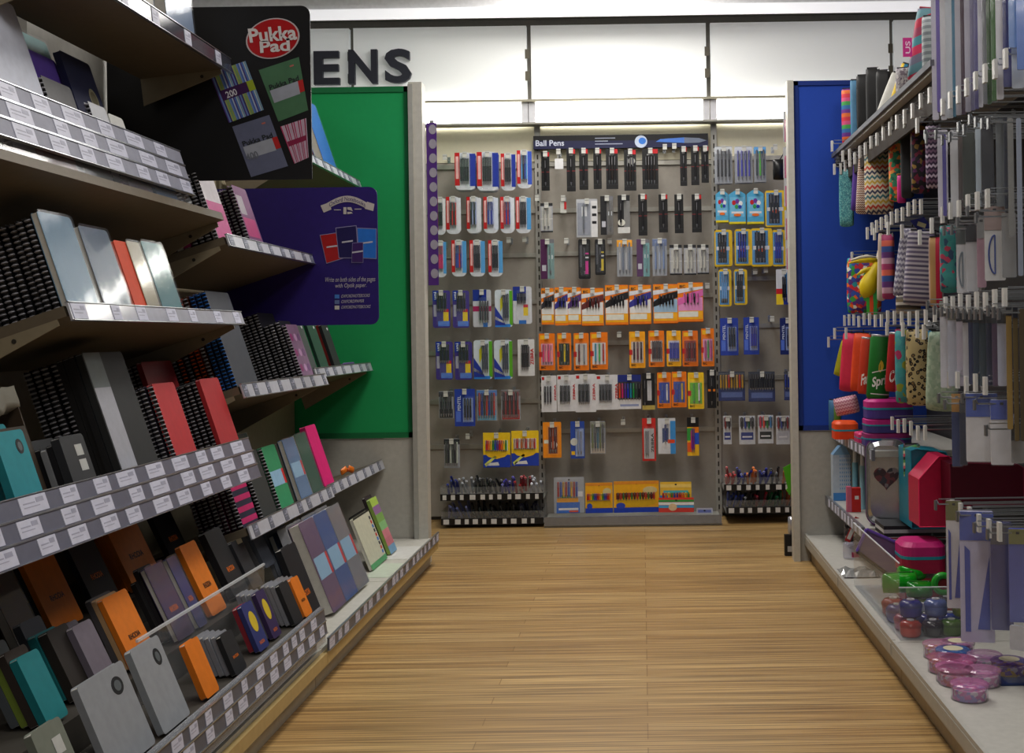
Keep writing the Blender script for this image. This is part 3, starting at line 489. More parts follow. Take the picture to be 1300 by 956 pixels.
# ------------------------------------------------------------------ left gondola
XB = -1.54; TH = math.radians(18); BY = {'D': 1.6, 'C': 2.56, 'B': 3.52, 'A': 4.48, 'end': 5.44}
g = thing('shelving_gondola', 'long dark beige notebook shelving unit along the left of aisle', 'shelving unit', (XB, 1.6, 0))
ob('back_panel', MB().box(-.04, 0, 0, 3.83, 0, 1.66, BEIGE), g)
ob('upper_back_panel', MB().box(-.04, 0, 1.50, 3.83, 1.66, 2.1, mat((168, 166, 160), .5)), g)
for k in ('D', 'C', 'B', 'A'): ob('upright', MB().box(.0, .012, BY[k]-1.6-.012, BY[k]-1.6+.012, 0, 1.66, mat((120, 112, 94), .5)), g)
# end panel
e = thing('gondola_end_panel', 'green felt end panel with pale post closing the left shelving unit', 'end panel', (XB, 5.44, 0))
px_r = P(522, 350, 5.44)[0]-XB; gp = mat((24, 158, 92), .85, var=.03); gd = mat((14, 116, 66), .8)
ob('green_panel', MB().box(-.04, px_r, 0, .03, .56, 2.115, gp).box(px_r-.02, px_r, -.006, 0, .56, 2.115, gd).box(-.04, px_r, -.006, 0, 2.09, 2.115, gd).box(-.04, px_r, -.006, 0, .56, .585, gd), e)
ob('lower_panel', MB().box(-.04, px_r, 0, .03, 0, .555, mat((186, 184, 176), .5)), e)
ob('post', MB().box(px_r+.002, px_r+.062, -.02, .06, 0, 2.13, mat((196, 194, 186), .45)).box(px_r+.002, px_r+.022, -.03, -.02, .04, 2.12, mat((168, 168, 162), .45)), e)
def rail_tickets(t, y0, y1, zs, h, x, w=(.035, .06), gap=(.02, .06), clear_=False, base_=None, tk=None):
    base = MB()
    for z in zs: base.box(x-.006, x-.001, y0, y1, z, z+h, base_ or (TICKGREY if not clear_ else mat((150, 152, 162), .12))).box(x-.007, x+.0015, y0, y1, z+h, z+h+.002, METAL).box(x-.007, x+.002, y0, y1, z-.002, z, METAL)
    rl = ob('label_rail', base, t)
    for z in zs:
        y = y0+random.uniform(0, .03)
        while y < y1-.03:
            tw = random.uniform(*w)
            if y+tw < y1: 
                tm = MB().box(x-.001, x+.0004, y, y+tw, z+.002, z+h-.002, tk or TICKET); dkk = mat((168, 170, 190))
                tm.box(x+.0004, x+.0007, y+tw*.12, y+tw*.55, z+h*.55, z+h*.62, dkk).box(x+.0004, x+.0007, y+tw*.12, y+tw*.7, z+h*.36, z+h*.41, dkk).box(x+.0004, x+.0007, y+tw*.6, y+tw*.88, z+h*.55, z+h*.8, dkk)
                ob('price_ticket', tm, rl)
            y += tw+random.uniform(*gap)
SH = {}
LRAIL = mat((186, 188, 198), .35); SPARSE = dict(w=(.03, .05), gap=(.05, .12), tk=mat((112, 116, 130), .4))
def shelf(key, Y0, Y1, z, X, label, th=TH, rows=1, h=.04, up=.004, clear_=False, xrail=.012, yend=0, base_=None, depth=None, **kw):
    L = depth or (X-XB)/math.cos(th)-.02
    t = thing('tilted_shelf', label, 'shelf', (X, Y0, z), (0, -th, 0)); n = Y1-Y0-.006
    ob('shelf_board', MB().box(-L, 0, .003, n, -.022, 0, mat((112, 102, 86), .55)), t)
    for yy in (.003, n-.004): ob('bracket', MB().prism([(-L, -.1), (-L, -.0221), (-.02, -.0221), (-.02, -.035)], yy, yy+.004, mat((150, 140, 118), .45), 'XZ').prism(ell(-L*.3, -.036, .005, .005, 10), yy-.001, yy+.005, mat((50, 46, 40))), t)
    zs = [up-h-(h+.004)*k for k in range(rows)]
    rail_tickets(t, .003, n-yend, zs, h, xrail, clear_=clear_, base_=base_, **kw)
    SH[key] = (X, z, th); return t
shelf('C1', 2.56, 3.52, 1.80, -1.175, 'highest beige shelf at the near left, seen from below', math.radians(6), clear_=True, depth=.25, base_=mat((70, 72, 84), .15), w=(.03, .05), gap=(.1, .2))
C2 = shelf('C2', 2.0, 3.50, 1.365, -1.19, 'near left upper shelf with three rows of price tickets', TH, 3, .038, .145, yend=.22, base_=mat((150, 152, 168), .6), w=(.06, .1), gap=(.05, .1))
ob('clear_lip', MB().box(-.004, 0, .003, 1.27, .0, .02, CLEAR).box(-.004, -.002, .003, 1.27, .018, .15, clear((200, 205, 215), .12)), C2)
shelf('C3', 2.45, 3.52, 1.075, -1.155, 'near left shelf carrying the glossy blue and teal pads', TH, 1, .036, clear_=True, base_=mat((186, 188, 200), .12), w=(.04, .07), gap=(.08, .16))
shelf('C4', 1.9, 3.52, .70, -1.135, 'near left lower shelf with three ticket rows and black notebooks', TH, 3, .036, .02, base_=mat((112, 114, 130), .3), w=(.06, .1), gap=(.04, .09))
shelf('B1', 3.53, 4.48, 1.30, -1.20, 'second bay upper shelf with pink spiral notebooks', TH, 1, .034, base_=LRAIL, **SPARSE)
shelf('B2', 3.53, 4.48, .868, -1.165, 'second bay middle shelf with orange, blue and black spiral books', TH, base_=LRAIL, **SPARSE)
shelf('B3', 3.53, 4.48, .46, -1.15, 'second bay lower shelf with black spiral and green pads', TH, base_=LRAIL, **SPARSE)
shelf('A1', 4.49, 5.43, 1.69, -1.245, 'far bay top shelf holding the tall blue pad', TH, 1, .034, base_=LRAIL, **SPARSE)
shelf('A3', 4.49, 5.43, .888, -1.21, 'far bay middle shelf with four dark notebooks by green panel', TH, 1, .036, base_=LRAIL, **SPARSE)
shelf('A4', 4.49, 5.43, .46, -1.165, 'far bay lower shelf with the magenta notebook', TH, 1, .04, base_=LRAIL, **SPARSE)
BX = -.93
for k, (a, b) in {'A': (4.48, 5.435), 'B': (3.52, 4.48), 'C': (2.56, 3.52), 'D': (1.6, 2.56)}.items():
    nm = {'A': 'far', 'B': 'second', 'C': 'near', 'D': 'nearest'}[k]
    t = thing('base_shelf', 'pale grey base deck with kick plate under the %s left bay' % nm, 'shelf', (BX, a, 0))
    ob('deck', MB().box(XB-BX, 0, .002, b-a-.002, .085, .115, mat((196, 194, 186), .45)), t)
    ob('deck_edge', MB().box(.001, .016, .002, b-a-.002, .07, .104, mat((188, 164, 112), .5)), t)
    ob('kick_plate', MB().box(-.05, -.02, .002, b-a-.002, 0, .084, mat((176, 172, 160), .45)), t)
    if k in 'AB': rail_tickets(t, .005, b-a-.005, [.108], .034, .02, gap=(.03, .1))
# tiered riser near bays
rz = thing('tiered_riser', 'stepped dark display riser on the near left base holding orange pads', 'display riser', (0, 1.65, .115)); n = 3.50-1.65
for xa, xb, z in ((XB+.014, -1.285, .36), (-1.28, -1.095, .285), (-1.09, -.94, .215)):
    ob('step', MB().box(xa, xb, 0, n, 0, z-.115, mat((70, 66, 60), .6)), rz)
tp = ob('ticket_panel', None, rz, (-.925, 0, .12), (0, math.radians(-8), 0))
ob('panel_board', MB().box(-.004, 0, 0, n, -.095, .005, clear((200, 205, 215), .35)), tp)
rail_tickets(tp, .0, n, [-.035, -.07], .032, .008, gap=(.03, .08))
ac = ob('acrylic_front', MB().box(-1.088, -1.085, .97, 1.85, .1, .245, CLEAR).box(-1.0895, -1.0835, .97, 1.85, .245, .251, clear((235, 240, 245), .5)), rz)
# ------------------------------------------------------------------ notebooks
A4 = (.21, .297); A5 = (.148, .21); A6 = (.105, .148)
_nb = {}
def nbmesh(W, H, T, cm, kind, decor):
    k = (W, H, T, cm.name, kind, decor)
    if k in _nb: return _nb[k]
    cov = MB(); sp = kind in ('spiral', 'ospiral', 'bspiral'); e = .008 if sp else 0; rad = .009
    cs = (1, 1, 1, 1) if not sp else (0, 1, 1, 0)
    fb = rr(e, W, 0, H, rad, 4, cs)
    cov.prism(fb, -.001, 0, cm, 'YZ').prism(fb, -T, -T+.001, cm, 'YZ')
    if kind in ('bound', 'pad'): cov.box(-T+.001, -.001, 0, .0015, .004, H-.004, cm)
    x = .0006
    def pq(a, b, c, d, m, dx=0): cov.quad([(x+dx, a, b), (x+dx, c, b), (x+dx, c, d), (x+dx, a, d)], m)
    def el(cy, cz, a, b, m, dx=.0): cov.prism(ell(cy, cz, a, b, 20), 0, x+dx, m, 'YZ')
    tb = MB()
    if decor == 'oval': el(W*.72, H*.78, W*.12, H*.1, mat((36, 40, 44))); el(W*.72, H*.78, W*.07, H*.06, mat((96, 104, 108)), .0004)
    elif decor == 'disc': el(W*.72, H*.72, W*.14, W*.17, mat((150, 146, 120))); el(W*.72, H*.72, W*.1, W*.12, mat((110, 104, 80)), .0004)
    elif decor == 'rhb': put_text(tb, 'RHODIA', mat((24, 20, 18)), lambda u, v: (x, W*.3+u*W*.45, H*.36+v*H*.075), .02)
    elif decor == 'rho': put_text(tb, 'RHODIA', mat((230, 120, 24)), lambda u, v: (x, W*.3+u*W*.45, H*.36+v*H*.075), .02)
    elif decor == 'pukka':
        pq(W*.06, H*.36, W*.86, H*.6, mat((150, 190, 220))); pq(W*.86, H*.36, W, H*.6, mat((206, 40, 40)))
    elif decor == 'band': pq(W*.02, .0, W*.42, H*.72, mat((168, 170, 180))); pq(W*.02, H*.72, W*.42, H, mat((110, 118, 120)))
    elif decor == 'stripe':
        for q in range(6): pq(0.01, H*(.05+q*.16), W, H*(.13+q*.16), mat((196, 36, 110)))
    elif decor == 'label': pq(W*.1, H*.55, W*.5, H*.85, mat((150, 140, 150)), 0); pq(W*.1, H*.2, W*.9, H*.5, mat((170, 40, 110)), .0002)
    elif decor == 'flowers':
        for q in range(9): el(W*(.2+.3*(q % 3)), H*(.2+.28*(q//3)), .016, .014, mat(((150, 60, 120), (190, 150, 190), (120, 80, 130))[q % 3]))
    elif decor == 'half': pq(.01, H*.0, W, H*.58, mat((176, 40, 120)))
    elif decor == 'logo': el(W*.75, H*.9, .008, .006, mat((205, 210, 214)))
    elif decor == 'icons': pq(W*.5, H*.35, W*.8, H*.55, mat((190, 192, 190))); pq(W*.5, H*.62, W*.8, H*.82, mat((190, 192, 190)))
    elif decor == 'yellowlab': el(W*.5, H*.6, W*.28, H*.22, mat((214, 190, 50))); put_text(tb, 'RHODIA', mat((230, 120, 24)), lambda u, v: (x, W*.3+u*W*.45, H*.12+v*H*.07), .02)
    elif decor == 'pastel':
        for q in range(7): pq(.0, H*q/7, W, H*(q+1)/7, mat(((120, 160, 190), (196, 120, 130), (206, 130, 140), (140, 190, 130), (130, 170, 90), (150, 110, 160), (176, 206, 90))[q]))
    elif decor == 'cream':
        pq(0, 0, W, H*.1, mat((90, 160, 110)))
        for q in range(9): pq(W*.86, H*(.14+q*.085), W*.94, H*(.2+q*.085), mat(((60, 120, 200), (200, 50, 50), (60, 60, 70))[q % 3]))
    pg = MB().box(-T+.0011, -.0011, e+.004 if sp else .0016, W-.003, .003, H-.003, mat((74, 72, 72), .9) if sp else PAPER)  # spiral books: shade between the coils is put into the paper colour
    srm = None
    if sp:
        srb = MB(); m = {'spiral': mat((168, 168, 176), .4, .1), 'ospiral': mat((226, 96, 30), .4), 'bspiral': mat((40, 110, 190), .35)}[kind]
        nr = int(H/.0108); R = T/2+.0004; ns = 8
        for q in range(nr):
            z = .008+q*(H-.016)/(nr-1); vs = []; fs = []
            for i in range(ns):
                t = 2*math.pi*i/ns
                for j in range(3):
                    s = 2*math.pi*j/3; rr_ = R+.0016*math.cos(s)
                    vs.append((-T/2+rr_*math.cos(t), .006+.85*rr_*math.sin(t), z+.0024*math.sin(s)))
            for i in range(ns):
                for j in range(3): fs.append((i*3+j, ((i+1) % ns)*3+j, ((i+1) % ns)*3+(j+1) % 3, i*3+(j+1) % 3))
            srb.add(vs, fs, m)
        srm = srb.mesh(True)
    elif kind == 'top':
        srb = MB(); m = mat((24, 24, 26), .4)
        for q in range(int(W/.012)):
            y = .008+q*.012; pts = [Vector((-T/2+.009*math.cos(t), y+.003*math.sin(t), H+.009*math.sin(t))) for t in [2*math.pi*i/8 for i in range(9)]]
            srb.tube(pts, .0013, m, 4)
        srm = srb.mesh()
    fm = None
    if kind == 'wrap':
        fm = MB().prism(rr(-.002, W+.002, -.0, H+.004, .008), .0007, .0035, clear((200, 210, 225), .03, .09, .1), 'YZ').mesh()
    _nb[k] = (cov.mesh(), pg.mesh(), srm, tb.mesh() if tb.v else None, fm); return _nb[k]
NBN = {'spiral': 'spiral_notebook', 'ospiral': 'spiral_notebook', 'bspiral': 'spiral_notebook', 'pad': 'paper_pad', 'bound': 'hardback_notebook', 'wrap': 'wrapped_pad', 'top': 'spiral_pad'}
def put_book(loc, th, W, H, T, cm, kind, decor, label, group, rz=0):
    cv, pg, s, tx, fm = nbmesh(W, H, T, cm, kind, decor)
    t = thing(NBN[kind], label, 'notebook' if kind != 'pad' else 'pad', loc, (0, -th, rz), group)
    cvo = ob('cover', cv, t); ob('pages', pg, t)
    if s: ob('spiral_binding', s, t)
    if tx: ob('printed_text', tx, cvo)
    if fm: ob('film_wrap', fm, t)
    return t
def stack(key, px, s, books, where, Yabs=None):
    """books front first: (size, T, colour, kind, decor, desc)"""
    if isinstance(key, str): X, z, th = SH[key]; flat = False
    else: X, z, th = key; flat = True
    Y = None
    for i, (sz, T, c, kind, decor, desc) in enumerate(books):
        cm = mat(c, .5 if kind == 'wrap' else .55)
        if flat: loc = (X-s/math.cos(th), 0, z+T*math.sin(th)+.0005)
        else: loc = (X-s*math.cos(th), 0, z-s*math.sin(th)+.0005)
        if Y is None: Y = Yabs if Yabs else YX(px, loc[0], loc[2])
        jit = 0 if i == 0 else random.uniform(-.004, .004)
        pos = 'at the front' if i == 0 else '%s back' % ORD[i]
        if len(books) == 1: lb = '%s %s' % (desc, where)
        else: lb = '%s %s of stack %s' % (desc, pos, where)
        put_book((loc[0], Y+jit, loc[2]), th, sz[0], sz[1], T, cm, kind, decor, lb, 'notebooks '+where)
        s += T+(.0062 if kind in ('spiral', 'ospiral', 'bspiral') else .0045 if kind == 'wrap' else .0012)
BK = (30, 30, 34); GR = (120, 122, 126)
def sp(n, size=A5, T=.011, c=BK, desc='black spiral notebook', kind='spiral'): return [(size, T, c, kind, '', desc)]*n
# C2 : top near shelf
stack('C2', 24, .04, [((.23, .4), .02, (196, 200, 214), 'spiral', '', 'large pale grey spiral pad')], 'at left end of the top near shelf')
stack('C2', 96, .045, [((.148, .25), .012, (104, 104, 106), 'spiral', '', 'grey spiral notebook')]+sp(1, (.148, .25))+[((.21, .34), .012, (112, 82, 190), 'spiral', '', 'lilac spiral notebook'), ((.21, .34), .012, (60, 44, 120), 'spiral', '', 'dark purple spiral notebook'), ((.21, .34), .012, (40, 30, 80), 'spiral', '', 'deep purple spiral notebook')], 'beside the large pale pad')
stack('C2', 137, .06, [((.16, .36), .016, (30, 36, 74), 'bound', 'disc', 'tall navy notebook with gold disc')], 'on the top near shelf')
stack('C2', 148, .03, [((.1, .22), .01, (206, 208, 214), 'spiral', '', 'white spiral jotter')], 'right of the tall navy notebook')
stack('C2', 172, .03, [((.085, .21), .01, (212, 212, 208), 'pad', '', 'white jotter pad')], 'near right end of the top near shelf')
stack('C2', 190, .035, [((.08, .18), .012, (70, 150, 200), 'pad', '', 'small sky blue pad')], 'at right end of the top near shelf')
stack('C2', 60, .16, [((.3, .46), .02, (120, 170, 172), 'wrap', '', 'teal plastic document wallet')], 'at the back of the top near shelf')
for i_, (px_, c_, n_) in enumerate(((60, (110, 34, 34), 'dark red'), (110, (60, 56, 66), 'charcoal'), (165, (70, 66, 84), 'slate'), (200, (50, 90, 130), 'dull blue'))):
    stack('C2', px_, .008, [((.14, .085), .014, c_, 'bound', '', '%s pocket notebook' % n_)], 'behind the clear lip of the top near shelf')
# C1 : item on highest shelf
stack('C1', 215, .05, [((.2, .25), .03, (130, 150, 180), 'wrap', '', 'pale blue wrapped pad')], 'on the highest near shelf')
# C3
stack('C3', 88, .012, [(A5, .014, (104, 140, 166), 'wrap', '', 'glossy pale blue wrapped pad')]+sp(9, (.148, .205), .012), 'at left of the blue pad shelf')
stack('C3', 135, .012, [((.145, .195), .014, (84, 104, 128), 'wrap', '', 'glossy slate blue wrapped pad'), ((.145, .19), .016, (90, 96, 110), 'wrap', '', 'grey wrapped pad')], 'second along the blue pad shelf')
stack('C3', 174, .012, [((.075, .175), .016, (214, 74, 34), 'pad', '', 'bright orange pad'), ((.075, .178), .012, (190, 84, 28), 'pad', '', 'amber pad'), ((.075, .176), .012, (150, 70, 26), 'pad', '', 'brown orange pad')], 'between the blue and cream pads')
stack('C3', 190, .010, [((.075, .178), .012, (172, 164, 140), 'wrap', '', 'glossy cream wrapped pad')], 'right of the bright orange pad')
stack('C3', 209, .010, [((.13, .185), .014, (84, 136, 142), 'wrap', '', 'glossy teal wrapped pad')], 'at right of the blue pad shelf')
# C4
stack('C4', 24, .012, [(A6, .016, (30, 140, 152), 'bound', 'oval', 'teal notebook with dark oval badge')], 'front at left of the lower near shelf')
stack('C4', 6, .05, [((.105, .17), .016, (30, 140, 152), 'bound', 'oval', 'taller teal notebook with dark oval badge')], 'behind the first teal notebook')
stack('C4', 98, .012, [((.105, .12), .018, (52, 54, 58), 'bound', 'icons', 'small black notebook with white icons'), ((.1, .11), .012, BK, 'bound', '', 'small black notebook'), ((.1, .105), .012, (150, 152, 156), 'bound', '', 'small grey notebook'), ((.1, .11), .012, BK, 'bound', '', 'small black notebook'), ((.1, .13), .012, (40, 42, 46), 'bound', '', 'small charcoal notebook'), ((.1, .105), .012, (120, 122, 126), 'bound', '', 'small grey notebook')], 'right of teal notebooks')
stack('C4', 158, .014, [(A4, .016, (40, 42, 44), 'bound', 'band', 'large black notebook with grey band')]+[(A4, .014, (26, 26, 30), 'bound', '', 'large black hardback')]*3+sp(4, A4, .014), 'in middle of the lower near shelf')
stack('C4', 226, .012, [(A5, .014, (186, 50, 56), 'spiral', '', 'red spiral notebook')]+sp(3, A5, .012, (50, 44, 60)), 'left of the leaning red book')
stack('C4', 224, .115, [(A4, .014, (150, 34, 40), 'bound', '', 'tall dark red notebook')]+sp(3, A4, .012, (44, 26, 34), 'maroon spiral notebook'), 'behind the red spiral notebook')
stack('C4', 284, .010, [(A5, .012, (176, 44, 50), 'bound', '', 'slim red notebook')]+sp(5, A5, .0115, (44, 38, 44)), 'at right end of the lower near shelf')
# B1
stack('B1', 300, .02, [(A5, .014, (196, 190, 196), 'spiral', 'half', 'white and pink spiral notebook')]+sp(3, A5, .014)+[(A5, .02, (150, 36, 100), 'bound', '', 'magenta notebook'), (A5, .02, (150, 140, 146), 'wrap', '', 'grey wrapped notebook')]+sp(3, A5, .014), 'on the pink notebook shelf', Yabs=3.545)
stack('B1', 320, .03, [((.148, .215), .014, (110, 56, 104), 'spiral', 'label', 'plum patterned spiral notebook')]+sp(2, A5, .014, (90, 60, 90), 'mauve spiral notebook'), 'right on the pink notebook shelf')
# B2
stack('B2', 318, .012, [(A4, .012, (66, 70, 78), 'bspiral', '', 'grey notebook with blue spiral'), (A4, .012, (70, 100, 150), 'bspiral', '', 'blue spiral notebook'), (A4, .012, (60, 80, 130), 'bspiral', '', 'blue spiral notebook'), (A4, .012, (96, 50, 34), 'spiral', '', 'brown spiral notebook'), (A4, .012, (190, 70, 30), 'ospiral', '', 'orange spiral notebook')]+[(A4, .012, (110, 34, 26), 'ospiral', '', 'dark red spiral notebook'), (A4, .012, (50, 30, 30), 'spiral', '', 'dark brown spiral notebook')]*2+sp(2, A4, .012, (80, 30, 30), 'maroon spiral notebook'), 'on the orange spiral shelf', Yabs=3.56)
stack('B2', 385, .012, [((.148, .2), .014, (140, 110, 140), 'spiral', 'flowers', 'lilac floral spiral notebook')]+sp(3, (.148, .22), .014, (40, 40, 46))+sp(5, (.2, .27), .014, (44, 44, 48), 'large black spiral notebook'), 'right of the blue spirals')
stack('B2', 347, .2, [((.148, .315), .014, (110, 84, 116), 'spiral', '', 'mauve spiral notebook')]+sp(2, (.148, .315), .014, (70, 60, 76), 'dark mauve spiral notebook'), 'behind the large black spirals')
# A3
stack('A3', 403, .012, [((.105, .19), .012, (74, 84, 82), 'bound', 'logo', 'grey green notebook')], 'beside the black spirals on far shelf', Yabs=4.52)
stack('A3', 415, .012, [((.12, .19), .012, (30, 74, 56), 'bound', 'logo', 'dark green notebook')], 'on the far middle shelf', Yabs=4.68)
stack('A3', 430, .014, [((.1, .185), .012, (34, 38, 40), 'bound', 'logo', 'black notebook'), ((.1, .19), .016, (130, 36, 30), 'bound', '', 'rust red notebook')], 'by the green panel', Yabs=4.90)
put_book((-1.24, 5.1, .89), math.radians(15), .2, .012, .05, mat((130, 110, 170)), 'pad', '', 'small lilac pad lying at far end of the middle shelf', None)
# B3 / A4
stack('B3', 312, .012, [(A5, .014, (40, 40, 66), 'spiral', 'stripe', 'pink and navy striped notebook')]+sp(2, A5, .012, (110, 40, 80), 'plum spiral notebook')+[(A5, .014, (120, 100, 116), 'spiral', '', 'grey pink spiral notebook')]+sp(3, A5, .012, (80, 34, 66), 'purple spiral notebook'), 'at left of the green pad shelf', Yabs=3.55)
stack('B3', 338, .012, sp(4, A5, .012, (56, 60, 60), 'charcoal spiral notebook')+sp(2, A5, .012, (34, 60, 50), 'dark green spiral notebook'), 'left of the green pads', Yabs=3.74)
stack('B3', 365, .012, [(A5, .014, (56, 150, 104), 'spiral', 'pukka', 'green spiral pad with pale label')]+sp(4, A5, .012, (60, 62, 66), 'grey spiral notebook'), 'in the middle of green pad shelf', Yabs=3.93)
stack('B3', 330, .15, [((.148, .27), .014, (26, 86, 60), 'spiral', '', 'tall green spiral pad')]+sp(2, (.148, .27), .012, (50, 60, 56), 'dark tall spiral pad'), 'behind the charcoal spirals', Yabs=3.76)
stack('B3', 355, .15, [((.148, .28), .014, (34, 70, 56), 'wrap', '', 'dark green wrapped pad'), ((.148, .27), .014, (60, 64, 58), 'wrap', '', 'olive wrapped pad')], 'behind the green spiral pad', Yabs=4.12)
stack('B3', 388, .010, [((.14, .215), .016, (96, 130, 170), 'wrap', 'pukka', 'slate blue pad with pale label'), ((.14, .21), .02, (120, 120, 114), 'pad', '', 'curved grey pad'), ((.14, .21), .012, (84, 84, 80), 'pad', '', 'dark grey pad')], 'right of the green spiral pad', Yabs=4.16)
stack('B3', 400, .012, [((.14, .22), .018, (30, 84, 62), 'wrap', '', 'glossy dark green wrapped pad')], 'at right end of the green pad shelf', Yabs=4.32)
stack('A4', 417, .012, [((.14, .235), .022, (214, 20, 120), 'bound', '', 'bright magenta notebook'), ((.13, .22), .014, (120, 30, 50), 'bound', '', 'dark red notebook')], 'at left of the far lower shelf', Yabs=4.53)
# A1
stack('A1', 432, .03, [((.21, .33), .03, (20, 110, 205), 'wrap', '', 'tall bright blue refill pad'), ((.2, .24), .014, (190, 40, 44), 'bound', '', 'red notebook'), ((.2, .2), .01, (30, 110, 90), 'bound', '', 'teal notebook')], 'on the far top shelf', Yabs=5.02)
# tiers of the near base ( X, z, lean )
R1 = (-1.29, .361, math.radians(25)); R2 = (-1.10, .286, math.radians(25)); R3 = (-.952, .216, math.radians(22)); OR = (222, 126, 26)
stack(R1, 70, .005, [((.14, .18), .012, OR, 'pad', 'rhb', 'orange pad'), ((.11, .165), .012, (40, 46, 60), 'pad', '', 'dark slate pad')], 'leftmost on the back riser step')
stack(R1, 26, .0, [((.1, .17), .02, (92, 84, 78), 'wrap', '', 'glossy brown grey pad')], 'at left end of the riser')
stack(R1, 124, .005, [((.135, .195), .014, (34, 36, 44), 'pad', 'rho', 'black pad with orange wordmark')], 'between orange pads on back riser step')
stack(R1, 172, .005, [((.18, .215), .014, OR, 'pad', 'rhb', 'large orange pad'), ((.18, .21), .013, (214, 116, 24), 'pad', '', 'orange pad'), ((.18, .21), .013, (208, 110, 24), 'pad', '', 'orange pad'), ((.18, .21), .013, (198, 104, 20), 'pad', '', 'orange pad')], 'on the back riser step')
stack(R1, 225, .005, [((.13, .215), .016, (28, 28, 32), 'pad', 'rho', 'large black pad')], 'right of the large orange pads')
stack(R2, 130, .004, [((.085, .145), .014, (120, 112, 124), 'pad', '', 'grey pad'), ((.085, .14), .01, BK, 'pad', '', 'black pad'), ((.085, .145), .012, (110, 104, 116), 'pad', '', 'grey pad'), ((.085, .14), .012, BK, 'pad', '', 'black pad'), ((.085, .135), .012, (90, 84, 98), 'pad', '', 'mauve grey pad'), ((.085, .13), .012, (36, 34, 40), 'pad', '', 'dark pad')], 'left of small orange pad')
stack(R2, 172, .004, [((.125, .17), .012, OR, 'pad', 'rhb', 'small orange pad'), ((.105, .17), .01, (196, 160, 120), 'pad', '', 'tan pad'), ((.105, .17), .012, (90, 86, 90), 'pad', '', 'grey pad')], 'on the middle riser step')
stack(R2, 208, .03, [((.07, .16), .012, (28, 26, 28), 'pad', 'rho', 'black pad')], 'right of the small orange pad')
stack(R2, 227, .004, [((.105, .19), .012, (70, 54, 92), 'wrap', 'rho', 'purple wrapped pad'), ((.08, .19), .012, (40, 36, 40), 'pad', '', 'dark pad')], 'left of the navy wrapped pad')
stack(R2, 253, .003, [((.06, .19), .012, (44, 54, 120), 'wrap', 'rho', 'navy wrapped pad')], 'on the middle riser step')
stack(R2, 270, .012, [((.11, .2), .014, OR, 'pad', 'rhb', 'orange pad')], 'right of the navy wrapped pad')
stack(R2, 299, .02, [((.12, .2), .02, (28, 28, 32), 'pad', 'rho', 'black pad')], 'right of the orange pad on the middle step')
stack(R2, 322, .012, [((.09, .15), .012, (40, 42, 48), 'pad', '', 'black pad')]+[((.09, .145), .012, (126, 128, 136), 'pad', '', 'grey pad')]*4, 'at right of the middle step')
stack(R2, 338, .07, [((.1, .21), .012, (110, 116, 130), 'pad', '', 'blue grey pad')]+[((.1, .21), .012, (126, 128, 136), 'pad', '', 'tall grey pad')]*5, 'behind grey pads at right')
for q, (pxx, sz, c, dec, ds) in enumerate([(167, (.19, .175), (146, 150, 156), 'oval', 'pale grey notebook with dark oval badge'), (231, (.14, .18), (150, 154, 160), 'oval', 'larger pale grey notebook with dark oval badge'), (285, (.08, .13), OR, '', 'orange pad'), (105, (.1, .15), (120, 126, 116), 'icons', 'grey patterned notebook')]):
    stack(R3, pxx-22, .004, [(sz, .014, c, 'bound', dec, ds)], 'front of the lowest riser step')
def small_teal(px, py, ds, c):
    Y = YX(px, -1.0, .3); put_book((-1.0, Y, .2165), math.radians(12), .06, py, .03, mat(c), 'bound', '', ds, None)
stack(R2, 62, .004, [((.08, .14), .016, (26, 130, 136), 'bound', '', 'small teal hardback'), ((.08, .15), .016, (60, 50, 44), 'bound', '', 'small brown hardback'), ((.08, .14), .014, (130, 150, 60), 'bound', '', 'small lime hardback'), ((.08, .16), .016, (90, 96, 100), 'bound', '', 'small grey speckled hardback')], 'at near left corner of middle step')
stack(R2, 100, .02, [((.085, .15), .02, (44, 38, 34), 'bound', '', 'small black brown hardback'), ((.085, .145), .018, (24, 120, 126), 'bound', '', 'small dark teal hardback'), ((.085, .17), .016, (70, 74, 84), 'bound', '', 'small slate hardback')], 'left of grey notebooks')
stack(R3, 300, .002, [((.08, .1), .012, (36, 38, 42), 'pad', 'rho', 'small black pad')]+[((.08, .1), .011, (140, 142, 150), 'pad', '', 'small grey pad')]*4, 'on the lowest riser step')
stack(R3, 330, .012, [((.08, .125), .012, (52, 60, 120), 'pad', 'yellowlab', 'small navy pad with yellow badge'), ((.08, .12), .012, (150, 40, 56), 'pad', '', 'small crimson pad')], 'on the lowest step')
stack(R3, 348, .016, [((.07, .13), .012, (60, 44, 90), 'pad', 'yellowlab', 'small purple pad with yellow badge')]+[((.07, .13), .011, (140, 142, 150), 'pad', '', 'small grey pad')]*3, 'right of the navy pad')
stack(R3, 375, .004, [((.08, .12), .012, (34, 36, 40), 'pad', '', 'small black pad')]+[((.08, .12), .011, (140, 142, 150), 'pad', '', 'small grey pad')]*3, 'near right of lowest step')
stack(R3, 388, .002, [((.075, .115), .012, OR, 'pad', 'rhb', 'small orange pad')]+[((.075, .115), .011, (132, 130, 134), 'pad', '', 'small grey pad')]*3, 'at right end of lowest step')
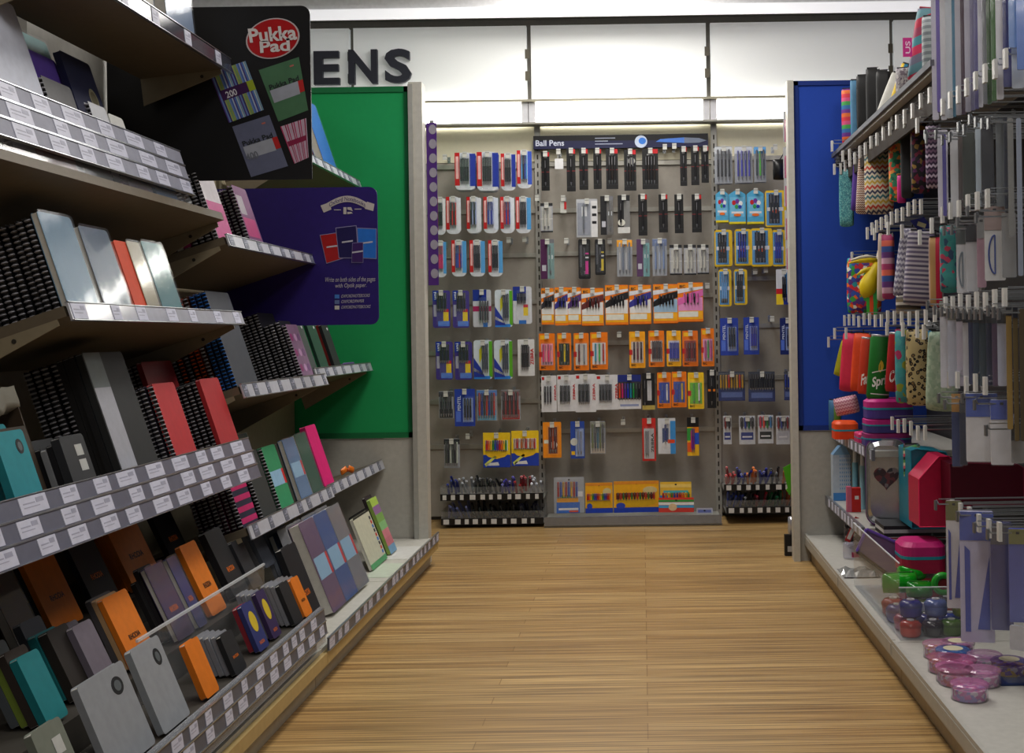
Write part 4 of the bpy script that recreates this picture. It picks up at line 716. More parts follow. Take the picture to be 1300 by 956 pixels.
# bay B base: big pads
DB = (-.99, .1155, math.radians(21))
stack(DB, 386, .1, [((.16, .27), .016, (74, 100, 150), 'wrap', 'pukka', 'blue refill pad with pale label'), (A4, .012, (130, 136, 150), 'pad', '', 'grey blue pad'), (A4, .012, (126, 128, 136), 'pad', '', 'grey pad')], 'left of the black pad, second base')
stack(DB, 404, .02, [((.15, .26), .02, (28, 28, 34), 'pad', 'rho', 'black pad')], 'between blue and purple refill pads', Yabs=3.72)
for i, (c, d) in enumerate((((112, 84, 116), 'purple'), ((66, 92, 150), 'blue'), ((128, 128, 134), 'grey'))):
    stack(DB, 0, .004, [((.168, .305), .035, c, 'wrap', 'pukka', 'large %s refill pad with pale label' % d), ((.168, .3), .03, (196, 198, 206), 'pad', '', 'large white refill pad behind the %s one' % d)], 'on second base', Yabs=3.91+.172*i)
DA = (-1.03, .1155, math.radians(21))
stack(DA, 463, .004, [((.27, .21), .012, (196, 196, 176), 'top', 'cream', 'cream sketch pad with black top spiral')], 'on the far left base', Yabs=4.66)
stack(DA, 0, .004, [((.12, .24), .014, (150, 180, 90), 'pad', 'pastel', 'pastel striped pad'), ((.12, .25), .012, (50, 40, 44), 'pad', '', 'dark pad behind the pastel one')], 'on far left base', Yabs=5.0)
put_book((-.95, 4.55, .1165), math.radians(90), .28, .09, .008, mat((196, 206, 190)), 'pad', '', 'pale green booklet lying flat on the far left base', None)
put_book((-.95, 4.92, .1165), math.radians(90), .3, .1, .012, mat((210, 210, 206)), 'pad', '', 'white booklet lying flat at the end of left base', None)
# carton on C4
X, z, th = SH['C4']
t = thing('display_carton', 'open brown cardboard display carton behind the teal notebooks', 'carton', (X-.05*math.cos(th), 2.3, z-.05*math.sin(th)+.001), (0, -th, 0))
ob('carton_body', MB().box(-.09, 0, 0, .15, 0, .004, mat((84, 68, 48))).box(-.004, 0, 0, .15, 0, .16, mat((62, 52, 40))).box(-.09, -.086, 0, .15, 0, .24, mat((74, 60, 44))).box(-.09, 0, .146, .15, 0, .22, mat((70, 56, 42))).box(-.09, 0, 0, .004, 0, .2, mat((70, 56, 42))), t)
mb = MB(); vs = []
for i in range(7):
    for j in range(6): vs.append((.003+.004*random.random()-.03*(j == 5), .15*i/6, .235-.05*j/5+.01*random.random()-.012*(i == 3)))
mb.add(vs, [(i*6+j, (i+1)*6+j, (i+1)*6+j+1, i*6+j+1) for i in range(6) for j in range(5)], mat((150, 148, 138), .6)); ob('crumpled_liner', mb, t, (0, 0, 0), smooth=True)
ob('blue_sticker', MB().box(.0002, .001, .08, .13, .09, .15, mat((50, 70, 140))), t)
# orange bow on A4
X, z, th = SH['A4']; mb = MB()
for sgn in (-1, 1): mb.cushion(.05, .028, .022, mat((214, 110, 24), .4), p=2, n=8)
bo = thing('ribbon_bow', 'small orange ribbon bow lying right of the magenta notebook', 'bow', (X-.03, 4.95, z-.001), (0, 0, math.radians(70)))
for sgn in (-1, 1): ob('loop', MB().cushion(.04, .026, .018, mat((222, 120, 24), .4), p=2.2, n=8).mesh(True), bo, (sgn*.021, 0, .002), (0, sgn*.35, 0))
ob('knot', MB().cyl((-.007, 0, .014), (.007, 0, .014), .008, .008, mat((190, 84, 20)), 8), bo)
# ------------------------------------------------------------------ promo boards
def bil(q, Y):
    c = [P(a, b, Y) for a, b in q]      # tl tr br bl
    def fn(u, v, d=0):                   # u right, v up
        t = Vector(c[0])*(1-u)+Vector(c[1])*u; b = Vector(c[3])*(1-u)+Vector(c[2])*u; p = b*(1-v)+t*v
        return (p.x, Y-d, p.y)
    return fn
Yp = 3.548; X1, Z1 = P(393, 7, Yp); _, Z0 = P(350, 228, Yp); X0 = XB+.006
t = thing('promo_board', 'tall black header board with red oval logo and four pad pictures', 'sign board', (0, 0, 0))
ob('board', MB().prism(rr(X0, X1, Z0, Z1, .025, 5, (0, 0, 1, 0)), Yp+.0005, Yp+.006, mat((20, 19, 22), .45)), t)
cx_, cz_ = P(346.5, 49, Yp); k = Yp/F
def oval(s, d, m): return MB().prism([(cx_+a*math.cos(.2)-b*math.sin(.2)*.9, cz_+b*math.cos(.2)+a*math.sin(.2)) for a, b in ell(0, 0, 34.5*k*s, 25.5*k*s, 36)], Yp-d, Yp, m)
ob('oval_rim', oval(1, .002, mat((215, 205, 208), .3)), t); ob('oval_badge', oval(.94, .003, mat((192, 30, 36), .3)), t)
mb = MB(); f1 = bil([(315, 37), (376, 32), (378, 51), (318, 55)], Yp); put_text(mb, 'Pukka', mat((232, 228, 228)), lambda u, v: f1(u, v, .0042), .03)
f2 = bil([(330, 53), (368, 49), (369, 65), (331, 68)], Yp); put_text(mb, 'Pad', mat((232, 228, 228)), lambda u, v: f2(u, v, .0042), .03); ob('logo_text', mb, t)
def pic(q, base, nm, draw):
    f = bil(q, Yp); mb = MB(); n = [f(0,0,.0015), f(1,0,.0015), f(1,1,.0015), f(0,1,.0015)]
    mb.quad(n, base); draw(mb, lambda a, b, c, d, m, dd=.002: mb.quad([f(a,b,dd), f(c,b,dd), f(c,d,dd), f(a,d,dd)], m), f); o = ob('printed_pad_picture', mb, t); o['label'] = nm
def st1(mb, R, f):
    cols = [(90, 60, 140), (120, 150, 210), (60, 40, 110), (190, 200, 80), (150, 190, 90), (170, 190, 60), (130, 160, 220), (80, 120, 200), (200, 210, 225), (90, 70, 150), (90, 140, 210), (200, 215, 220), (140, 180, 190)]
    for i in range(26): R(i/26, 0, (i+.72)/26, 1, mat(cols[i % 13]), .0018)
    R(.08, .42, .88, .62, mat((70, 30, 90)), .0022); R(.82, .42, 1, .62, mat((170, 190, 50)), .0024)
    put_text(mb, '200', mat((230, 230, 240)), lambda u, v: f(.2+u*.3, .44+v*.13, .0028), .02)
pic([(265.9, 93.4), (311.9, 77.5), (335.3, 139.5), (291, 156.2)], mat((110, 130, 190)), 'striped blue and lime pad picture', st1)
def st2(txt, c1):
    def d(mb, R, f):
        R(.08, .34, .86, .58, mat((176, 182, 196))); R(.86, .36, 1, .58, mat((200, 40, 40)), .0022); R(.74, .87, .84, .9, mat((200, 120, 110)))
        put_text(mb, 'Pukka Pad', mat((40, 46, 50)), lambda u, v: f(.1+u*.8, .58+v*.1, .0028), .02)
        if txt: put_text(mb, txt, mat((120, 126, 140)), lambda u, v: f(.06+u*.32, .3+v*.14, .0028), .02)
    return d
pic([(328.6, 89.2), (379.7, 72.5), (391.5, 140), (353.7, 154.5)], mat((84, 130, 96)), 'green pad picture with white label', st2('', 0))
pic([(295, 161), (342, 146), (366, 211), (319, 225)], mat((112, 118, 146)), 'grey blue pad picture marked 400', st2('400', 0))
def st3(mb, R, f):
    for i in range(12): R(i/12, 0, (i+.5)/12, 1, mat(((196, 60, 110), (210, 180, 200), (170, 40, 80))[i % 3]), .0018)
    R(.05, .45, .95, .58, mat((150, 30, 80)), .0022)
pic([(356, 161), (389, 150), (392.2, 200), (374, 208)], mat((205, 190, 212)), 'pink and white striped pad picture', st3)
Yq = 4.452; X1, Z1 = P(478.5, 237, Yq); _, Z0 = P(470, 412, Yq)
t = thing('promo_board', 'dark purple board with ribbon banner and notebook pictures', 'sign board', (0, 0, 0))
ob('board', MB().prism(rr(XB+.006, X1, Z0, Z1, .03, 5, (0, 1, 1, 0)), Yq+.0005, Yq+.006, mat((48, 30, 122), .45)), t)
def PQ(px, py, d=.001): x_, z_ = P(px, py, Yq); return (x_, Yq-d, z_)
mb = MB(); bmr = mat((205, 200, 200)); n = 14
def arc(u): return 415+u*52, 258-9.5*math.sin(math.pi*u)
for i in range(n):
    a = arc(i/n); b = arc((i+1)/n); mb.quad([PQ(a[0], a[1]+8), PQ(b[0], b[1]+8), PQ(b[0], b[1]), PQ(a[0], a[1])], bmr)
mb.quad([PQ(411, 270, .0008), PQ(421, 266, .0008), PQ(418, 257, .0008), PQ(407, 261, .0008)], bmr); mb.quad([PQ(463, 265, .0008), PQ(474, 268, .0008), PQ(475.5, 259, .0008), PQ(466, 256, .0008)], bmr)
def ft(u, v): a = arc(.06+u*.88); return PQ(a[0], a[1]+6.6-v*5.4, .0016)
put_text(mb, 'Oxford Notebooks', mat((70, 64, 120)), ft); ob('ribbon_banner', mb, t)
mb = MB(); em = mat((200, 196, 196)); mb.quad([PQ(436, 272), PQ(440, 272), PQ(440, 263), PQ(436, 263)], em).quad([PQ(441, 266), PQ(448, 268), PQ(446, 263), PQ(441, 263)], em).quad([PQ(441, 272), PQ(448, 271), PQ(446, 269), PQ(441, 269)], em).quad([PQ(424, 267), PQ(433, 267), PQ(433, 266), PQ(424, 266)], em).quad([PQ(450, 266), PQ(459, 266), PQ(459, 265), PQ(450, 265)], em); ob('emblem', mb, t)
for q, c, d, nm in (([(454, 290), (477.5, 291), (477.5, 328), (456, 327)], (44, 124, 220), .001, 'blue notebook picture'), ([(407, 299), (428, 296), (437, 327), (415, 334)], (176, 30, 34), .0016, 'red notebook picture'), ([(427, 290), (452, 287), (455, 327), (431, 327)], (34, 28, 92), .0022, 'navy notebook picture'), ([(448, 309), (461, 308), (461, 333), (447, 333)], (66, 36, 110), .003, 'small purple notebook picture')):
    cxm = sum(p[0] for p in q)/4; cym = sum(p[1] for p in q)/4
    mb = MB().quad([PQ(cxm+(a-cxm)*1.07, cym+(b-cym)*1.05, d) for a, b in (q[3], q[2], q[1], q[0])], mat((150, 146, 190))).quad([PQ(a, b, d+.0003) for a, b in (q[3], q[2], q[1], q[0])], mat(c, .4))
    mb.quad([PQ(cxm-7, cym+1, d+.0006), PQ(cxm+7, cym-1, d+.0006), PQ(cxm+7, cym-3, d+.0006), PQ(cxm-7, cym-1, d+.0006)], mat((200, 200, 215))); o = ob('printed_notebook_picture', mb, t); o['label'] = nm
mb = MB(); wt = mat((205, 202, 205))
for s, xa, xb, ya, yb in (('Write on both sides of the pages', 412, 476, 352, 360), ('with Optik paper.', 425, 465, 360, 367), ('OXFORDNOTEBOOKS', 433, 469, 374, 378), ('OXFORDPAPER', 433, 462, 381, 385), ('OXFORDNOTEBOOKS', 433, 470, 388, 392)):
    put_text(mb, s, wt, lambda u, v: PQ(xa+u*(xb-xa)+v*1.0, yb-v*(yb-ya)-u*1.0, .0012))
for yy, c in ((374, (80, 140, 220)), (381, (110, 130, 180)), (388, (215, 215, 210))): mb.quad([PQ(425, yy+5), PQ(431, yy+5), PQ(431, yy), PQ(425, yy)], mat(c))
ob('printed_text', mb, t)
# purple dotted strip hung behind left end
X0, Z1 = P(541, 156, 5.5025); X1, Z0 = P(557, 362, 5.5025)
t = thing('dotted_strip', 'long purple strip with grey dots hanging beside the left post', 'hanging strip', (X0, 5.5025, Z0)); h = Z1-Z0; w = X1-X0
ob('strip', MB().box(0, w, 0, .004, 0, h, mat((74, 30, 120), .5)), t)
mb = MB()
for i in range(11): mb.prism(ell(w*.62, h-.03-i*(h-.05)/10.5, .017, .022, 16), -.002, 0, mat((150, 146, 160)))
ob('dot_print', mb, t)
ob('strip_clip', MB().box(w*.3, w*.7, .004, .012, h-.02, h+.012, METAL).box(-.05, w*.5, .005, .009, h-.012, h-.004, METAL), t)
# ------------------------------------------------------------------ right gondola
XR = 1.24
g = thing('shelving_gondola', 'long grey shelving unit of pencil cases along the right of aisle', 'shelving unit', (XR, 1.6, 0))
ob('back_panel', MB().box(0, .04, 0, 3.775, 0, 2.05, mat((56, 54, 52), .6)).box(0, .04, 0, 1.9, 2.05, 2.5, mat((56, 54, 52), .6)), g)
for y in (2.5, 3.5, 4.45): ob('upright', MB().box(-.012, 0, y-1.6-.015, y-1.6+.015, 0, 2.05, mat((150, 148, 142), .4)), g)
e = thing('gondola_end_panel', 'blue felt end panel with pale post closing the right shelving unit', 'end panel', (0, 5.38, 0))
xl = P(1010, 300, 5.38)[0]; xe = P(1003, 300, 5.38)[0]; bp = mat((36, 78, 180), .85, var=.03); bd = mat((26, 56, 136), .8)
ob('blue_panel', MB().box(xl, XR+.04, 0, .03, .57, 2.1, bp).box(xl, xl+.02, -.006, 0, .57, 2.1, bd).box(xl, XR+.04, -.006, 0, 2.08, 2.1, bd).box(xl, XR+.04, -.006, 0, .57, .592, bd), e)
ob('lower_panel', MB().box(xl, XR+.04, 0, .03, 0, .565, mat((176, 174, 168), .5)), e)
ob('post', MB().box(xe-.005, xl-.002, -.02, .06, 0, 2.1, mat((196, 194, 186), .45)), e)
for a, b, nm in ((4.45, 5.38, 'far'), (3.5, 4.45, 'second'), (2.55, 3.5, 'near'), (1.6, 2.55, 'nearest')):
    t = thing('base_shelf', 'pale grey base deck with kick plate under the %s right bay' % nm, 'shelf', (.71, a, 0))
    ob('deck', MB().box(0, XR-.71-.014, .002, b-a-.002, .085, .112, mat((192, 190, 184), .45)), t)
    ob('deck_lip', MB().box(-.012, -.001, .002, b-a-.002, .07, .12, mat((186, 184, 178), .4)), t)
    ob('kick_plate', MB().box(.015, .045, .002, b-a-.002, 0, .084, mat((178, 160, 126), .45)), t)
    rail_ = MB().box(-.0135, -.0121, .01, b-a-.01, .076, .108, mat((170, 170, 166), .3)); ob('label_rail', rail_, t)
def rshelf(x, ya, yb, z, label, tk=True):
    t = thing('flat_shelf', label, 'shelf', (x, ya, z))
    ob('shelf_board', MB().box(0, XR-x-.014, 0, yb-ya, -.022, 0, mat((178, 176, 170), .45)), t)
    if tk: ob('label_rail', MB().box(-.012, -.001, 0, yb-ya, -.036, .004, mat((110, 112, 120), .3)), t)
    else:
        ob('front_rail', MB().box(-.012, -.001, 0, yb-ya, -.012, .006, mat((104, 106, 114), .6)), t); ob('apron', MB().box(.03, .04, 0, yb-ya, -.12, -.0225, mat((52, 42, 35), .7)), t)
    y = .02
    while tk and y < yb-ya-.05:
        ob('price_ticket', MB().box(-.0135, -.0121, y, y+.04, -.032, 0, TICKET), t); y += random.uniform(.055, .1)
    return t
rshelf(.85, 3.52, 5.36, 1.77, 'high shelf of pencil cases along the right side', False)
rshelf(.84, 4.46, 5.36, .565, 'short shelf with price rail under the neon pencil cases')
rshelf(.80, 4.46, 5.36, .285, 'low grey shelf carrying the silver heart bag')
# hook rows of the right unit
def rhooks(x, za, ys, rowlabel, n0=0, L=None):
    for i, y in enumerate(ys):
        hook(x, y, za+random.uniform(-.006, .006), 0, 'silver peg hook with ticket, %s from the far end, %s' % (ORD[i] if i < 15 else 'last', rowlabel), 'right side peg hooks', L=L or round(XR-x, 3), axis='X')
rhooks(.86, 1.70, [5.2-.115*i for i in range(15)], 'below high shelf')
rhooks(.88, 1.40, [4.62-.09*i for i in range(10)], 'in second hook row')
rhooks(.87, 1.055, [5.22-.115*i for i in range(15)], 'in third hook row')
rhooks(.88, .69, [4.3-.1*i for i in range(6)], 'in fourth hook row')
for i, (x, z, ys, lab) in enumerate(((.86, 1.635, [3.44-.085*i for i in range(8)], 'in top ruler row'), (.86, 1.335, [3.46-.09*i for i in range(6)], 'in second ruler row'), (.86, 1.085, [3.44-.08*i for i in range(8)], 'in third ruler row'), (.87, .87, [3.45-.09*i for i in range(5)], 'in fourth ruler row'), (.86, .52, [3.4-.09*i for i in range(6)], 'in lowest ruler row'))):
    rhooks(x, z, ys, lab)
# generic things of the right unit
def Yr(px, X=.90): return X*F/(px-CX)
def pouch(x0, y0, x1, y1, m, label, Y=None, t=.05, yaw=-18, p=3.2, roll=0, zipc=(40, 40, 44), name='pencil_case', cat='pencil case', tagc=None, taper=0, hang=False):
    Y = Y or Yr(x0); X0, Z1 = P(x0, y0, Y); X1, Z0 = P(x1, y1, Y); w = (X1-X0)/math.cos(math.radians(yaw)); h = Z1-Z0
    if isinstance(m, tuple): m = mat(m, .6)
    o = thing(name, label, cat, ((X0+X1)/2, Y, Z0), (0, math.radians(roll), math.radians(yaw)))
    if hang:
        xh = (X0+X1)/2-.04; hx = (X0+X1)/2+math.sin(math.radians(roll))*h
        hook(min(xh, hx-.03), Y, Z0+h*math.cos(math.radians(roll))+.008, 0, 'peg hook of the '+' '.join(label.split()[:12]), 'right side peg hooks', L=round(XR-min(xh, hx-.03), 2), axis='X')
    ob('body', MB().cushion(w, h, t, m, p, taper=taper).mesh(True), o)
    zp = ob('zip', MB().box(-w*.40, w*.40, -.0045, .0045, h-.003, h+.001, mat(zipc, .4)), o)
    ob('zip_pull', MB().box(w*.30, w*.30+.006, -.007, -.0055, h-.026, h-.002, METAL).cyl((w*.30+.003, -.0056, h-.003), (w*.30+.003, .0, h), .0025, .0025, METAL, 6), zp)
    if tagc: ob('swing_tag', MB().box(-.02, .016, -t*.5-.004, -t*.5-.0025, h-.065, h-.015, mat(tagc)).cyl((-.002, -t*.5-.003, h-.016), (-.002, -.001, h), .0008, .0008, mat(WHITE), 4), o)
    if hang: ob('hang_loop', MB().tube([(0, -.008, h-.004), (0, -.008, h+.012), (0, .008, h+.012), (0, .008, h-.004)], .0016, mat(zipc), 4), o)
    return o
CHEV = m_zig([(205, 196, 176), (60, 60, 90), (205, 196, 176), (190, 70, 50), (205, 196, 176), (190, 160, 60), (205, 196, 176), (60, 110, 120)], .075, .010)
FLOR = m_spots([(30, 24, 34), (120, 30, 60), (40, 34, 50), (150, 120, 60), (90, 40, 90), (26, 24, 30)], 75)
FLOG = m_spots([(60, 150, 110), (220, 90, 60), (40, 110, 90), (230, 160, 80), (60, 150, 110)], 80)
LEO = m_leopard((186, 168, 122), (24, 20, 18), (130, 104, 64), 62)
OWL = m_spots([(70, 160, 165), (70, 150, 160), (170, 50, 100), (80, 165, 165), (150, 160, 60), (70, 155, 160)], 48)
TEALF = m_spots([(70, 150, 150), (74, 156, 154), (66, 146, 146), (60, 90, 120), (74, 150, 150), (190, 70, 100)], 70)
MOSA = m_spots([(196, 40, 60), (60, 160, 70), (50, 80, 170), (225, 225, 215), (90, 50, 130), (40, 150, 160), (225, 110, 40)], 60)
WEAV = m_zig([(190, 188, 200), (120, 116, 140)], .02, .006)
BRICK = m_stripes([(186, 180, 190), (90, 84, 110), (186, 180, 190), (110, 100, 130)], .03, 'Z')
TINY = m_zig([(140, 90, 60), (206, 196, 186), (120, 70, 60), (206, 196, 186)], .018, .004)
GLIT = m_spots([(70, 140, 150), (90, 160, 165), (60, 120, 135), (120, 180, 180)], 260)
RAINS = m_stripes([(220, 60, 80), (230, 120, 60), (120, 60, 150), (60, 120, 180), (80, 170, 90), (220, 90, 140)], .1, 'Z')
PURP = m_stripes([(170, 60, 110), (210, 170, 190), (110, 60, 130), (60, 90, 160), (220, 110, 90)], .11, 'Z')
FUR = m_stripes([(120, 126, 132), (160, 166, 170)], .02, 'Z')
# on the high shelf
pouch(1068, 112, 1086, 184, RAINS, 'slim pink and orange striped case at far end of the high shelf', Y=5.26, yaw=-10)
pouch(1079, 101, 1090, 178, (90, 140, 175), 'slim pale blue case on the high shelf by the striped one', Y=5.16, t=.03, yaw=-8)
for i, (a, b, c) in enumerate(((1087, 95, 168), (1099, 86, 166), (1112, 89, 160))): pouch(a, b, a+19, c, (28, 28, 30), 'black pencil case on the high shelf, %s of three' % ('farthest', 'middle', 'nearest')[i], Y=5.04-.16*i, yaw=-12, p=6)
pouch(1110, 90, 1130, 148, (205, 204, 198), 'white edged case leaning on the high shelf', Y=4.6, roll=22, t=.02, yaw=-8)
pouch(1126, 79, 1144, 138, m_stripes([(26, 28, 32), (26, 28, 32), (26, 28, 32), (200, 170, 40), (40, 120, 150)], .066, 'X'), 'black case with yellow and teal edge leaning on the high shelf', Y=4.42, roll=18, t=.035, yaw=-8)
pouch(1137, 86, 1155, 128, m_spots([(150, 146, 150), (110, 100, 110), (180, 176, 176)], 120), 'grey speckled case on the high shelf beside the black ones', Y=4.2, yaw=-10)
uk = m_stripes([(176, 40, 70), (90, 130, 140), (110, 110, 130), (190, 50, 90), (70, 140, 150), (150, 60, 90)], .16, 'Z', .5)
pouch(1150, 10, 1180, 104, uk, 'pink red and teal flag patterned case standing on high shelf', Y=4.0, roll=9, t=.06, yaw=-15, p=5, zipc=(176, 40, 70))
X0, Z1 = P(1146, 48, 3.94); X1, Z0 = P(1158, 72, 3.94)
tt = thing('price_card', 'magenta price card hanging beside the flag patterned case', 'card', (X0, 3.94, Z0)); ob('card', MB().box(0, X1-X0, 0, .002, 0, Z1-Z0, mat((190, 24, 130))), tt)
mb = MB(); put_text(mb, 'US', mat((225, 190, 215)), lambda u, v: (.024-v*.016, -.0008, .01+u*.04), .02); ob('printed_text', mb, tt)
pouch(1170, 20, 1193, 96, FUR, 'grey ribbed furry case at the near end of the high shelf', Y=3.78, t=.06, yaw=-10)
pouch(1183, 44, 1197, 80, m_spots([(120, 220, 170), (170, 235, 200), (90, 200, 150)], 200), 'fluffy mint case beside the grey ribbed case on the high shelf', Y=3.64, t=.04)
pouch(1186, -6, 1200, 22, (30, 32, 36), 'black and teal case at the top near end of the high shelf', Y=3.6, t=.04)
# second row
pouch(1059, 184, 1083, 214, m_zig([(30, 30, 34), (70, 70, 76)], .016), 'small black quilted purse hanging at far end of second row', Y=5.24, roll=12, hang=True)
pouch(1065, 214, 1084, 288, GLIT, 'teal glitter case hanging below the black quilted purse', Y=5.2, p=6, t=.03, hang=True)
pouch(1079, 197, 1092, 268, (90, 60, 150), 'slim violet case hanging beside the teal glitter case', Y=5.06, t=.04, roll=4, hang=True)
pouch(1085, 195, 1104, 272, TINY, 'brown and white patterned case hanging left of the zigzag case', Y=4.92, roll=4, hang=True)
pouch(1098, 187, 1134, 272, CHEV, 'cream case with coloured zigzag pattern hanging in second row', Y=4.74, t=.07, yaw=-22, p=2.6, hang=True)
pouch(1128, 160, 1150, 256, FLOG, 'green and orange floral case hanging right of the zigzag case', Y=4.42, t=.05, hang=True)
pouch(1139, 222, 1150, 258, (206, 40, 140), 'hot pink pouch peeping below the green floral case', Y=4.36, t=.04)
pouch(1143, 155, 1160, 252, (44, 46, 50), 'plain charcoal case hanging right of the green floral case', Y=4.26, t=.04, p=6, hang=True)
pouch(1156, 152, 1180, 246, FLOR, 'dark floral case hanging in second row by the charcoal case', Y=4.06, t=.06, hang=True)
pouch(1175, 158, 1196, 240, m_zig([(60, 40, 70), (190, 176, 196), (60, 40, 70), (120, 90, 120)], .03), 'mauve and white patterned case hanging beside the rulers', Y=3.74, t=.05, hang=True)
# third row
pouch(1075, 326, 1119, 398, MOSA, 'multicoloured striped and spotted case behind the yellow toy', Y=5.12, t=.05, yaw=-10, p=6, hang=True)
Yy = 4.95
def yp(px, py): x_, z_ = P(px, py, Yy); return x_, z_
t = thing('banana_pouch', 'yellow half peeled banana shaped soft pouch hanging in third row', 'pouch', (0, 0, 0)); ym = mat((222, 196, 20), .5); wm = mat((216, 208, 190), .6)
def blob(pts, m, nm, n=10):              # smooth tapered body through px points (x,y,r)
    mb = MB(); ring = []
    for i, (a, b, r_) in enumerate(pts):
        x_, z_ = yp(a, b); q = pts[min(i+1, len(pts)-1)]; q0 = pts[max(i-1, 0)]
        d = Vector((yp(q[0], q[1])[0]-yp(q0[0], q0[1])[0], yp(q[0], q[1])[1]-yp(q0[0], q0[1])[1])).normalized(); nrm = Vector((-d.y, d.x)); R_ = r_*Yy/F
        ring.append([(x_+nrm.x*R_*math.cos(2*math.pi*j/n), Yy+.8*R_*math.sin(2*math.pi*j/n), z_+nrm.y*R_*math.cos(2*math.pi*j/n)) for j in range(n)])
    vs = [p for r_ in ring for p in r_]; k = len(ring)
    fs = [(i*n+j, i*n+(j+1) % n, (i+1)*n+(j+1) % n, (i+1)*n+j) for i in range(k-1) for j in range(n)]+[tuple(range(n))[::-1], tuple(range((k-1)*n, k*n))]
    mb.add(vs, fs, m); return ob(nm, mb.mesh(True), t)
blob([(1113, 333, 4), (1113, 340, 7), (1108, 350, 9.5), (1104, 360, 12), (1101, 368, 12), (1097, 373, 8), (1094, 375, 4)], ym, 'body')
blob([(1114, 331, 3.5), (1104, 330, 3.6), (1094, 331, 3), (1086, 332, 2), (1078, 334, 1)], ym, 'peel_flap')
blob([(1112, 343, 3), (1104, 342, 3.4), (1096, 344, 2.8), (1088, 349, 1.2)], ym, 'peel_flap')
blob([(1112, 327.6, 2.4), (1100, 325.8, 2.6), (1090, 327.4, 2), (1080, 330.5, 1)], wm, 'peel_lining')
blob([(1116, 318, 2), (1115.5, 330, 4), (1117, 345, 3), (1118, 360, 2), (1118.5, 376, 1.4)], wm, 'white_flesh')
for i, (a, b, c) in enumerate(((1102, 1100, (70, 180, 60)), (1106, 1107, (230, 90, 40)), (1111, 1113, (60, 170, 80)))):
    X0, Z1 = P(a, 366, 4.94-.004*i); X1, Z0 = P(b, 400, 4.94-.004*i)
    tag(ob('neon_tag', MB().box(X0-.007, X0+.007, 4.94-.004*i, 4.942-.004*i, Z0, Z1, mat(c))), '%s ribbon tag dangling below the yellow pouch' % ('lime', 'orange', 'green')[i], 'tag')
pouch(1112, 295, 1124, 382, (206, 190, 176), 'slim cream case hanging right of the yellow pouch', Y=4.7, t=.03, roll=2, hang=True)
pouch(1119, 296, 1136, 380, PURP, 'slim purple and pink patterned case hanging left of woven case', Y=4.6, t=.04, hang=True)
pouch(1132, 288, 1160, 378, WEAV, 'pale grey woven case leaning in the third row', Y=4.3, t=.05, roll=8, hang=True)
pouch(1145, 292, 1184, 388, BRICK, 'white and violet brick patterned case hanging in third row', Y=4.08, t=.06, roll=5, p=5, hang=True)
pouch(1138, 375, 1168, 398, m_stripes([(196, 190, 180), (120, 106, 80), (60, 50, 40)], .03, 'Z'), 'striped tan pouch lying below the woven case', Y=4.24, t=.05)
pouch(1179, 300, 1198, 390, m_stripes([(196, 30, 70), (170, 150, 150), (186, 160, 150), (190, 150, 100)], .07, 'X'), 'red edged floral case hanging beside the teal bird case', Y=3.78, t=.04, hang=True)
pouch(1193, 285, 1216, 372, TEALF, 'teal floral case hanging left of the protractor packs', Y=3.6, t=.05, p=5, hang=True)
X, Z = P(1170, 285, 3.98); tt = thing('diamond_tag', 'dark blue diamond shaped tag hanging above the brick patterned case', 'tag', (X, 3.98, Z), (0, math.radians(20), 0))
ob('card', MB().prism([(-.04, 0), (0, -.025), (.04, .0), (0, .025)], 0, .002, mat((34, 40, 120))), tt); ob('label_window', MB().box(-.014, .014, -.001, -.0002, -.008, .006, mat((190, 186, 150))), tt)
